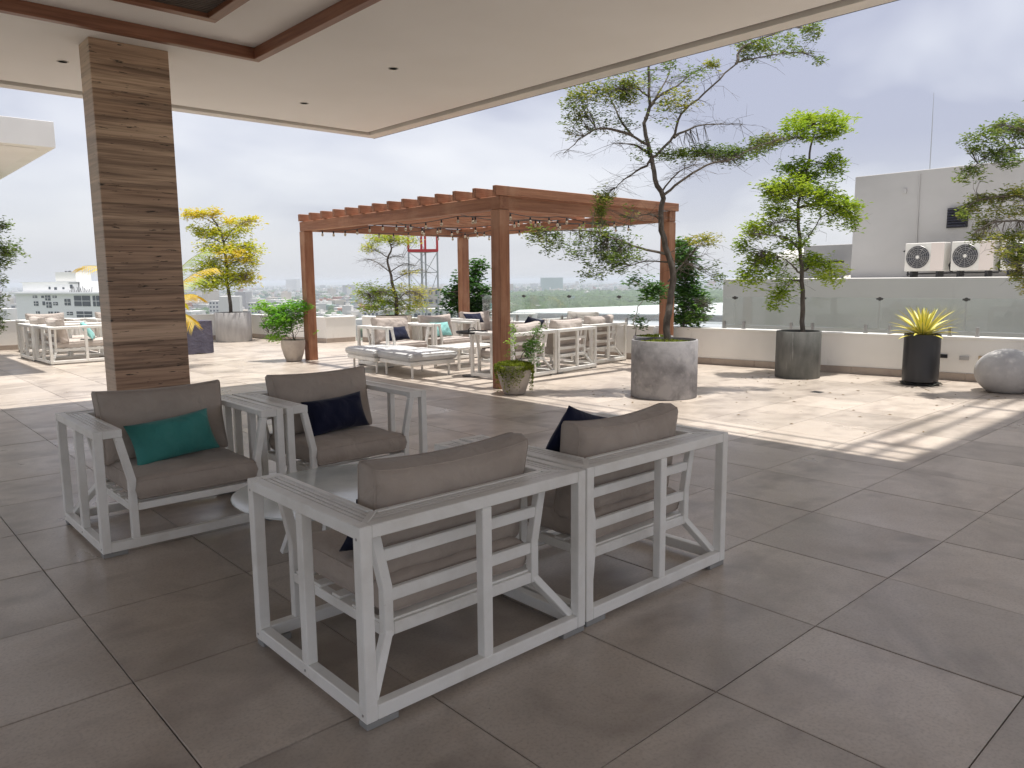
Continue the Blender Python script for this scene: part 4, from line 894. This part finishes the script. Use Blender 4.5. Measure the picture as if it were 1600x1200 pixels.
# near pot: moss mop, two sprigs
def moss_mop(parent, r, z, n, seed, hang, size=.03):
    rr = random.Random(seed); V, F, tone = [], [], []
    for k in range(n):
        th = rr.uniform(0, 6.283); q = math.sqrt(rr.random())
        if rr.random() < hang:
            rr_ = r*1.02; hl = abs(rr.gauss(0, .10))*(1+.8*math.sin(th*3+1)); zz = z-.01-hl; p = Vector((math.cos(th)*(rr_+rr.uniform(0, .025)), math.sin(th)*(rr_+rr.uniform(0, .025)), zz))
            if hl > .12: p.x *= .97; p.y *= .97
        else: p = Vector((math.cos(th)*r*q, math.sin(th)*r*q, z+rr.uniform(-.01, .05)*(1.2-q)))
        d = Vector((math.cos(th)*.6+rr.gauss(0, .5), math.sin(th)*.6+rr.gauss(0, .5), rr.uniform(-.5, 1))).normalized(); s = size*rr.uniform(.6, 1.3)
        sd = d.cross(Vector((rr.gauss(0, 1), rr.gauss(0, 1), rr.gauss(0, 1)))).normalized()*s*.22; i = len(V)
        V += [p, p+d*s*.5+sd, p+d*s, p+d*s*.5-sd]; F.append((i, i+1, i+2, i+3)); t1 = rr.uniform(0, 1); tone += [t1]*4
    o = mesh_obj('moss', V, F, moss_m, parent); a = o.data.attributes.new('tone', 'FLOAT', 'POINT'); a.data.foreach_set('value', tone); return tag(o, kind='stuff')
moss_mop(pN, .235, .405, 5200, 3, .62)
moss_mop(P1, .38, .70, 2600, 5, 0, .028)
moss_mop(PM, .29, .565, 1500, 6, 0, .04)
MB().tube([(-.28, -.05, .60), (.0, -.1, .615), (.3, .02, .605)], .007, 5).build('irrigation_pipe', mat('white_pipe', (.6, .6, .58), .5), PM)
tree('sprig_plant', 'thin yellow-green and dark green sprigs growing out of the mossy near pot', 'plant', (6.98, 7.62, 0),
  [(812, 572), (815, 558), (822, 545), (832, 530)], [[(810, 570), (805, 545), (801, 525), (802, 500)], [(820, 550), (835, 540), (846, 520)], [(815, 562), (828, 572), (838, 575)]],
  [(802, 515, 4, 14, 50, 1.0), (800, 535, 8, 12, 40, 1.0), (832, 540, 13, 13, 250, .35), (838, 520, 8, 8, 60, .4), (846, 512, 5, 4, 24, .4), (826, 553, 9, 8, 90, .2), (835, 568, 9, 5, 40, .3), (797, 555, 6, 8, 20, .9)],
  leaf_fresh, 111, r0=.008, size=.04, group='potted shrubs', aspect=.5)
# spiky variegated agave: each leaf a part
al = bpy.data.materials.new('variegated_leaf'); al.use_nodes = True; ant = al.node_tree; ab = ant.nodes['Principled BSDF']
aa = N(ant, 'ShaderNodeAttribute', attribute_name='tone'); arp = N(ant, 'ShaderNodeValToRGB'); ant.links.new(aa.outputs['Fac'], arp.inputs[0]); ant.links.new(arp.outputs[0], ab.inputs['Base Color'])
arp.color_ramp.elements[0].color = (.12, .22, .05, 1); arp.color_ramp.elements[0].position = .3; arp.color_ramp.elements[1].color = (.66, .58, .12, 1); arp.color_ramp.elements[1].position = .5
ab.inputs['Roughness'].default_value = .4; ab.inputs['Subsurface Weight'].default_value = 0
pl = thing('agave', 'spiky rosette plant with yellow and green striped leaves in the tall black pot', 'plant', (11.72, 4.07, .68))
for k in range(44):
    th = k*2.39996; q = k/44; el = rad(86-72*q**.9); Ln = .42+.12*math.sin(math.pi*min(1, q*1.1))+R_.uniform(-.03, .05); wd = .030+.010*q
    V, F, tone = [], [], []; n = 7; p = Vector((math.cos(th)*.02, math.sin(th)*.02, .0)); e = el
    for i in range(n+1):
        s = i/n; ww = wd*(.55+1.3*s-1.85*s*s if s < .95 else .02)*1.1
        d = Vector((math.cos(th)*math.cos(e), math.sin(th)*math.cos(e), math.sin(e))); sd = Vector((-math.sin(th), math.cos(th), 0)); nn = sd.cross(d)*-1
        for u, off, tn in ((-1, .35, 1), (-.45, .1, .9), (0, -.05, .12), (.45, .1, .9), (1, .35, 1)):
            V.append(p+sd*u*ww+nn*off*ww); tone.append(tn if s < .93 else .2)
        p = p+d*(Ln/n); e -= rad(2.2+4*q)
    for i in range(n):
        for j in range(4): F.append((i*5+j, i*5+j+1, i*5+j+6, i*5+j+5))
    o = mesh_obj('leaf', V, F, al, pl, True); a = o.data.attributes.new('tone', 'FLOAT', 'POINT'); a.data.foreach_set('value', tone)
# palm in the white box
pm = thing('palm', 'low palm with arching yellowing fronds half hidden by the column', 'palm', (4.78, 15.0, .46))
MB().tube([(0, 0, -.05), (.01, 0, .25), (0, .02, .55)], [.07, .06, .05], 9).build('trunk', bark, pm, smooth=True)
right2 = Vector((CR.x, CR.y, 0)).normalized(); fw2 = Vector((CF.x, CF.y, 0)).normalized()
for k, (sx_, fx_, el0, Ln, tn) in enumerate([(1, -.1, 76, 1.55, .12), (1, .2, 66, 1.35, .95), (-1, .1, 56, 1.85, 1.0), (-.5, -.5, 70, 1.2, .2), (1, -.3, 48, .9, .9), (.3, 1, 55, 1.4, .3), (.8, -.5, 14, 1.0, .8), (-.1, .9, 35, 1.1, .5), (.1, -1, 45, 1.0, .4)]):
    dh = (right2*sx_+fw2*fx_).normalized(); p = Vector((0, 0, .55)); e = rad(el0); V, F, tone = [], [], []; n = 22; rach = [p.copy()]
    for i in range(n):
        d = dh*math.cos(e)+Vector((0, 0, math.sin(e))); p = p+d*Ln/n; e -= rad(1.7+.12*i); rach.append(p.copy())
        if i > 3:
            for sg in (-1, 1):
                for j in (0, .5):
                    q0 = p-d*Ln/n*j; ll = .27*math.sin(math.pi*(i-2)/(n+1))**.6+.04; sd = dh.cross(Vector((0, 0, 1)))*sg
                    ld = (sd*.75+d*.65+Vector((0, 0, -.35+R_.uniform(-.1, .1)))).normalized(); ws = d*.007
                    b = len(V); V += [q0-ws, q0+ws, q0+ld*ll*.6+ws*.8+Vector((0, 0, -.02)), q0+ld*ll+Vector((0, 0, -.07)), q0+ld*ll*.6-ws*.8+Vector((0, 0, -.02))]; F.append((b, b+1, b+2, b+3, b+4)); tone += [min(1, max(0, tn+R_.gauss(0, .12)+.3*(i/n)))]*5
    o = mesh_obj('frond', V, F, leaf_yellow if tn > .4 else leaf_lime, pm); a = o.data.attributes.new('tone', 'FLOAT', 'POINT'); a.data.foreach_set('value', tone)
    MB().tube(rach, [.012*(1-.8*i/n) for i in range(n+1)], 5).build('stalk', mat('frond_stalk', (.38, .33, .07), .6) if k == 0 else bpy.data.materials['frond_stalk'], o)

# ------------------------------------------------------------------ neighbouring grey rooftop block
nb = thing('roof_block', 'grey rendered rooftop block with a black louvre, behind the glass panels', 'building', (0, 0, 0))
MB().box((14.5, -9, -12), (27, 9.12, 1.53)).build('lower_wall', pale_wall, nb, .01)
MB().box((18.3, -9, 1.53), (27, 8.05, 3.88)).build('upper_wall', grey_wall, nb, .01)
MB().tube([(18.28, 6.62, 3.80), (18.28, 6.62, 3.30), (18.28, 6.60, 2.2)], .012, 6).build('conduit', grey_wall, nb); MB().box((18.27, 6.88, 3.40), (18.299, 6.96, 3.50)).build('bracket_plate', grey_wall, nb)
MB().tube([(18.0, 6.75, 2.1), (18.2, 6.75, 2.15), (18.28, 6.75, 2.0), (18.28, 6.75, 1.56)], .018, 6).tube([(18.1, 4.9, 1.62), (18.1, 5.76, 1.62), (18.1, 6.7, 1.6)], .02, 6).build('pipe', black_m, nb)
lv = MB(); lv.box((18.24, 5.6, 2.58), (18.299, 6.0, 3.0)); lv = lv.build('louvre', black_m, nb)
for k in range(7):
    MB().beam((18.215, 5.62, 2.62+k*.057), (18.215, 5.98, 2.62+k*.057), .05, .012, (.6, 0, 1)).build('blade', mat('louvre_blade', (.03, .03, .05), .5) if k == 0 else bpy.data.materials['louvre_blade'], lv)
G4_ = 'air conditioner units on the grey rooftop ledge'
for k, (y0, lab) in enumerate([(5.78, 'leftmost outdoor air conditioner unit on the grey ledge'), (4.86, 'second outdoor air conditioner unit from the left, partly behind leaves'), (3.95, 'third outdoor air conditioner unit, half hidden by the right edge tree')]):
    a = thing('air_conditioner', lab, 'air conditioner', (17.55, y0, 1.53), rad(-2+k), G4_)
    MB().box((0, 0, .13), (.34, .79, .73)).build('casing', ac_white, a, .012)
    MB().box((-.006, .002, .14), (-.001, .26, .72)).build('side_panel', ac_pink, a, .001)
    f = MB(); cyy, czz = .52, .43
    ringv = []
    MB().tube([(-.012, cyy, czz), (-.001, cyy, czz)], .235, 32).build('fan_plate', ac_dark, a)
    gm = MB()
    for rr in (.05, .09, .13, .17, .21, .24):
        gm.tube([(-.02, cyy+rr*math.cos(2*math.pi*i/28), czz+rr*math.sin(2*math.pi*i/28)) for i in range(29)], .0035, 4, cap=False)
    for i in range(12):
        t = 2*math.pi*i/12; gm.tube([(-.021, cyy+.03*math.cos(t), czz+.03*math.sin(t)), (-.021, cyy+.24*math.cos(t), czz+.24*math.sin(t))], .003, 4)
    gm.build('grille', steel, a)
    MB().tube([(-.026, cyy, czz), (-.018, cyy, czz)], .035, 14).build('hub', ac_white, a)
    for y in (.1, .62): MB().box((.02, y, 0), (.32, y+.05, .128)).build('foot', black_m, a)
    if k: MB().tube([(.2, .83, .1), (.2, .87, .25), (.2, .80, .4)], .03, 6).build('pipe', black_m, a)
ef = thing('exhaust_fan_box', 'grey fan housing with a round white cowl at the left end of the rooftop block', 'exhaust fan', (19.0, 8.25, 1.53))
MB().box((0, 0, 0), (1.0, 1.35, .83)).build('housing', grey_wall, ef, .01)
MB().tube([(-.05, .22, .42), (-.002, .22, .42)], .34, 32).build('ring', black_m, ef)
MB().lathe([(0, 0), (.27, 0), (.22, .05), (0, .09)], n=28).build('cowl', ac_white, ef, smooth=True)
ef.children[-1].rotation_euler = (0, rad(-90), 0); ef.children[-1].location = (-.052, .22, .42)
tk = thing('water_tank', 'white domed water tank just showing beside the fan housing', 'tank', (22.0, 11.3, 1.0))
MB().lathe([(.7, 0), (.7, 1.0), (.62, 1.22), (.35, 1.38), (0, 1.43)], n=28).build('tank', ac_white, tk, smooth=True)
ms_ = MB().tube([(19.5, 6.85, 3.8), (19.5, 6.86, 5.0), (19.5, 6.87, 5.75)], [.012, .009, .004], 6).build('antenna_mast', gal); tag(ms_, 'thin antenna mast on top of the grey rooftop block', 'antenna')

# ------------------------------------------------------------------ lattice mast
lm = thing('lattice_mast', 'lattice mast, galvanised below and red above, seen through the pergola', 'mast', (0, 0, 0))
c0 = at(664, 470, 60); s_ = 1.12; zc = at(664, 394, 60).z
cor = [Vector((c0.x, c0.y, 0))+right2*a*s_+fw2*b*s_*.55 for a, b in ((-1, -1), (1, -1), (.05, 1), (-.15, -.2))]
for sect, (z0, z1, m) in enumerate(((-12, zc-.03, gal), (zc+.03, at(664, 343, 60).z, red_paint))):
    for p in cor[:3]: MB().tube([(p.x, p.y, z0), (p.x, p.y, z1)], .07 if sect == 0 else .09, 8).build('leg', m, lm)
    q = cor[3]; MB().tube([(q.x, q.y, z0), (q.x, q.y, z1)], .09, 8).build('leg', m, lm)
    z = z0 if sect else -3
    while z < z1-.5:
        zt = min(z+2.6, z1)
        for i in range(3):
            a, b = cor[i], cor[(i+1) % 3]; mm_ = m if sect == 0 else gal
            MB().tube([(a.x, a.y, z), (b.x, b.y, zt)] if int(z*2) % 2 else [(b.x, b.y, z), (a.x, a.y, zt)], .025, 5).build('brace', mm_, lm)
            MB().tube([(a.x, a.y, zt), (b.x, b.y, zt)], .03, 5).build('cross_bar', mm_, lm)
        z = zt
    if sect:
        for i in range(3): a, b = cor[i], cor[(i+1) % 3]; MB().beam((a.x, a.y, z0+.05), (b.x, b.y, z0+.05), .16, .22).build('platform_beam', red_paint, lm)

# ------------------------------------------------------------------ the city below
GZ = -38.
city_g = mat('city_ground', (.10, .13, .075), .95, var=[(.004, (.21, .20, .18), .42, .6), (.02, (.055, .085, .04), .5, .7)], coord='World')
gd = MB(); gd.prism_z([(18000*math.cos(2*math.pi*i/48), 18000*math.sin(2*math.pi*i/48)) for i in range(48)], GZ-2, GZ); gdo = gd.build('ground', city_g); tag(gdo, kind='structure')
rc = random.Random(5)
def polar(px, D): p = at(px, 440, D); return Vector((p.x, p.y, 0))
cm_ = [mat('city_white', (.62, .61, .58), .8), mat('city_beige', (.50, .45, .38), .8), mat('city_grey', (.34, .34, .34), .8), mat('city_terracotta', (.38, .17, .11), .8), mat('city_green_roof', (.22, .33, .28), .8)]
win_m = mat('far_window', (.05, .06, .075), .25)
for mi, (m, cnt) in enumerate(zip(cm_, (1500, 800, 700, 260, 200))):
    b = MB()
    for k in range(cnt):
        px = rc.uniform(-120, 1250); D = 520*math.exp(rc.random()**.8*2.6); p = polar(px, D)
        s = rc.uniform(7, 16)*(1+D/6000); h = rc.choice((3.5, 6, 6.5, 9, 9, 12))*(1 if rc.random() < .93 else 2.4)
        if 800 < px < 1250 and D < 2400 and rc.random() < .93: continue
        h = min(h, 34); a = rc.uniform(0, 1.57); d1 = Vector((math.cos(a), math.sin(a), 0)); 
        b.beam((p-d1*s*.7)+Vector((0, 0, GZ+h/2)), (p+d1*s*.7)+Vector((0, 0, GZ+h/2)), s, h)
        if rc.random() < .5: b.beam(p+Vector((0, 0, GZ+h+1.2))-d1*2, p+Vector((0, 0, GZ+h+1.2))+d1*2, 3.5, 2.4)
    tag(b.build('distant_houses', m), 'distant low city houses fading into haze', kind='stuff')
ico = bmesh.new(); bmesh.ops.create_icosphere(ico, subdivisions=1, radius=1); iv_ = [v.co.copy() for v in ico.verts]; if_ = [tuple(v.index for v in f.verts) for f in ico.faces]; ico.free()
def clumps(name, pts, m, label):
    b = MB()
    for p, r, h in pts:
        k = [1+rc.uniform(-.3, .3) for _ in iv_]; b.add([(p.x+v.x*r*q, p.y+v.y*r*q, GZ+h*.5+v.z*h*.6*q) for v, q in zip(iv_, k)], if_)
    tag(b.build(name, m), label, kind='stuff')
far_green = mat('far_green', (.045, .085, .03), .95, var=(.05, (.075, .12, .04), .4, .6), coord='World')
clumps('distant_trees', [(polar(rc.uniform(-120, 1250), 480*math.exp(rc.random()**.8*2.6)), rc.uniform(4, 9), rc.uniform(6, 10)) for _ in range(3600)], far_green, 'scattered distant trees between the houses')
clumps('distant_woodland', [(polar(rc.uniform(790, 1260), rc.uniform(560, 1900)), rc.uniform(7, 13), rc.uniform(8, 13)) for _ in range(2600)], far_green, 'dark green belt of trees beyond the white roofs')
# individual far buildings one can tell apart
def block(px, D, w_, dp, h, m, label, rows=0, cols=0, rz=None, cat='building'):
    p = polar(px, D); a = YAW*-1+rc.uniform(-.3, .3) if rz is None else rz
    t = thing('distant_building', label, cat, (p.x, p.y, GZ), a, 'distant buildings')
    MB().box((-w_/2, -dp/2, 0), (w_/2, dp/2, h)).build('wall', m, t); MB().box((-w_/2-.3, -dp/2-.3, h), (w_/2+.3, dp/2+.3, h+.5)).build('roof', m, t)
    wn = None
    for r in range(rows):
        for c in range(cols):
            if wn is None: o = MB().box((0, -.12, 0), (w_/cols*.55, .1, h/rows*.45)).build('window', win_m, t); wn = o
            else: o = wn.copy(); sc.collection.objects.link(o); o.parent = t
            o.location = (-w_/2+w_/cols*(c+.22), -dp/2, h/rows*(r+.35))
    return t
block(582, 640, 14, 10, 14, cm_[0], 'white house with dark windows right of the far left pergola post', 3, 4)
block(575, 720, 17, 12, 16, cm_[3], 'terracotta pink house just behind the small white one', 2, 4)
block(350, 800, 30, 14, 20, cm_[0], 'long pale apartment block behind the yellow tree trunk', 5, 9)
block(400, 760, 14, 12, 19, cm_[0], 'narrow pale apartment block right of the yellow tree trunk', 5, 4)
block(318, 620, 24, 12, 12, cm_[4], 'pale green roofed building left of the yellow tree', 2, 6)
block(297, 430, 20, 10, 17, cm_[1], 'cream terrace house with a row of dark openings above the purple cover', 2, 5)
block(325, 420, 12, 9, 16, cm_[3], 'salmon coloured house beside the cream terrace', 1, 3)
block(437, 1300, 44, 30, 9, cm_[0], 'pale arched roof far behind the small bushy pot', 0, 0)
block(458, 3200, 50, 30, 50, cm_[0], 'lone pale tower block on the horizon left of the pergola', 0, 0)
block(862, 2700, 75, 30, 46, cm_[4], 'greenish slab tower on the horizon right of the near pergola post', 0, 0)
block(665, 560, 20, 12, 34, cm_[1], 'beige building behind the lattice mast', 5, 4)
block(690, 470, 40, 12, 22, cm_[0], 'white flat building right of the lattice mast foot', 2, 6)
block(790, 330, 26, 10, 24.5, cm_[0], 'white wall with a small opening left of the long white roof', 1, 3)
block(842, 900, 30, 12, 9, cm_[0], 'pale low houses in a clearing of the tree belt', 0, 0)
block(1000, 2600, 120, 40, 16, cm_[0], 'long pale warehouse on the horizon beyond the trees', 0, 0)
block(1040, 2300, 150, 50, 14, cm_[0], 'second long pale warehouse on the horizon right of the first', 0, 0)
block(40, 900, 30, 20, 16, cm_[0], 'pale house left of the white apartment building', 2, 4)
# long white roof and the grey decks before it
def quad_roof(name, pts, z, th, m, label):
    p = [at(*q) for q in pts]; P_ = []
    for (x, y, D) in pts:
        d = at(x, y, 1)-Vector((0, 0, EYE)); tt = (z-EYE)/d.z; P_.append(Vector((0, 0, EYE))+d*tt)
    t = thing(name, label, 'building', (P_[0].x, P_[0].y, z))
    poly = [(p.x-P_[0].x, p.y-P_[0].y) for p in P_]
    area = sum(poly[i][0]*poly[(i+1) % 4][1]-poly[(i+1) % 4][0]*poly[i][1] for i in range(4))
    if area < 0: poly = poly[::-1]
    MB().prism_z(poly, -.5, 0).build('roof', m, t)
    c = Vector((sum(x for x, y in poly)/4, sum(y for x, y in poly)/4)); MB().prism_z([((x-c.x)*.98+c.x, (y-c.y)*.98+c.y) for x, y in poly], GZ-z, -.52).build('wall', cm_[2], t)
quad_roof('white_roofed_hall', [(800, 488, 1), (1140, 492, 1), (1150, 472, 1), (812, 484, 1)], -14, 1, mat('white_sheet_roof', (.78, .80, .79), .5, var=(.05, (.70, .72, .71), .4, .6), coord='World'), 'long low hall with a bright white roof seen through the glass panels')
quad_roof('grey_roofed_hall', [(780, 503, 1), (1150, 512, 1), (1150, 494, 1), (790, 490, 1)], -17, 1, mat('grey_sheet_roof', (.32, .34, .35), .7), 'grey flat roofed hall in front of the white roofed one')
# white apartment building at the far left
ab_ = thing('apartment_building', 'white apartment building with dark windows and a roof hut at the far left', 'building', (0, 0, 0))
pA = at(25, 500, 285); pB = at(178, 500, 262); A2 = Vector((pA.x, pA.y, 0)); B2 = Vector((pB.x, pB.y, 0)); du = (B2-A2).normalized(); Lb = (B2-A2).length
ab_.location = (A2.x, A2.y, 0); ab_.rotation_euler.z = math.atan2(du.y, du.x)
tw = mat('tower_white', (.84, .84, .83), .8); zt = at(30, 455, 285).z; zr = at(30, 442, 285).z
def az(py): return at(90, py, 274).z
def axx(px): return (px-25)/153*Lb
MB().box((axx(28), 0, GZ), (Lb, 14, az(459.5))).build('wall', tw, ab_)
MB().box((axx(22), -1.2, az(459.5)), (Lb+1, 14.5, az(456.5))).build('slab', tw, ab_)
MB().box((axx(28), 3, az(456.5)), (axx(120), 13, az(441.5))).build('upper_wall', tw, ab_)
MB().box((axx(26), 2.6, az(441.5)), (axx(122), 13.4, az(440))).build('slab', tw, ab_)
MB().box((axx(75), 5, az(440)), (axx(107), 11, az(425))).build('roof_hut', mat('hut_white', (.80, .79, .74), .8), ab_)
for x0, x1, y0, y1 in [(58, 65, 471, 478), (72, 76, 471, 477), (78, 86, 472, 481), (89, 96, 472, 477), (107, 116, 467, 477), (122, 146, 462, 478), (150, 160, 462, 478), (60, 66, 487, 493), (80, 87, 487, 496), (90, 97, 487, 493), (109, 118, 487, 492), (124, 147, 486, 495.5), (57, 64, 462, 465.5), (71, 75, 462, 465.5), (77, 85, 461.5, 469.5), (89, 95, 462, 465.5)]:
    o = MB().box((axx(x0), -.15, az(y1)), (axx(x1), .3, az(y0))).build('window', win_m, ab_)
    if x1-x0 > 5: MB().box((axx(x0)+.1, -.25, az((y0+y1)/2)-.08), (axx(x1)-.1, -.152, az((y0+y1)/2)+.08)).box(((axx(x0)+axx(x1))/2-.07, -.25, az(y1)), ((axx(x0)+axx(x1))/2+.07, -.153, az(y0))).build('frame', tw, o)
for x0, x1, y0, y1 in [(71, 74, 448, 452), (80, 84, 449, 453), (93, 96, 449, 452), (105, 109, 445, 451)]: MB().box((axx(x0), 2.9, az(y1)), (axx(x1), 3.1, az(y0))).build('window', win_m, ab_)
bl = MB()
for k in range(14):
    x = axx(110)+k*.9; bl.beam((x, 1.5, az(456.5)), (x+rc.uniform(-.6, .6), 1.5, az(456.5)+rc.uniform(.6, 2.2)), .15, .15)
bl.beam((axx(119), 2.9, az(441)), (axx(122), 2, az(456)), .25, .25); bl.beam((axx(104), 2.9, az(442.5)), (axx(120), 2.9, az(442.5)), .2, .2); bl.build('rooftop_furniture', dark_steel, ab_)
MB().tube([(axx(80), 8, az(425)), (axx(80), 8, az(423))], .35, 8).tube([(axx(84), 8, az(425)), (axx(87), 8, az(424))], .4, 8).build('antenna', dark_steel, ab_)
hills = MB()
for k in range(-6, 60):
    a = YAW-.9+k*.03; D = 15500; p = Vector((math.sin(a)*D, math.cos(a)*D, 0)); h = 30+50*max(0, mnoise.noise(Vector((k*.21, .3, 0)))); hills.add([(p.x+v.x*900, p.y+v.y*900, GZ+v.z*(h)) for v in iv_], if_)
tag(hills.build('hills', far_green), kind='structure')

# ------------------------------------------------------------------ haze
hb = MB().box((-17000, -17000, GZ-1), (17000, 17000, 14)).build('haze'); tag(hb, 'pale humid haze over the city', kind='stuff')
hm = bpy.data.materials.new('haze'); hm.use_nodes = True; hnt = hm.node_tree; hnt.nodes.clear()
pv = N(hnt, 'ShaderNodeVolumePrincipled'); pv.inputs['Color'].default_value = (.70, .74, .83, 1); pv.inputs['Density'].default_value = .00025; pv.inputs['Anisotropy'].default_value = .0
ho = N(hnt, 'ShaderNodeOutputMaterial'); hnt.links.new(pv.outputs[0], ho.inputs['Volume']); hb.data.materials.append(hm)
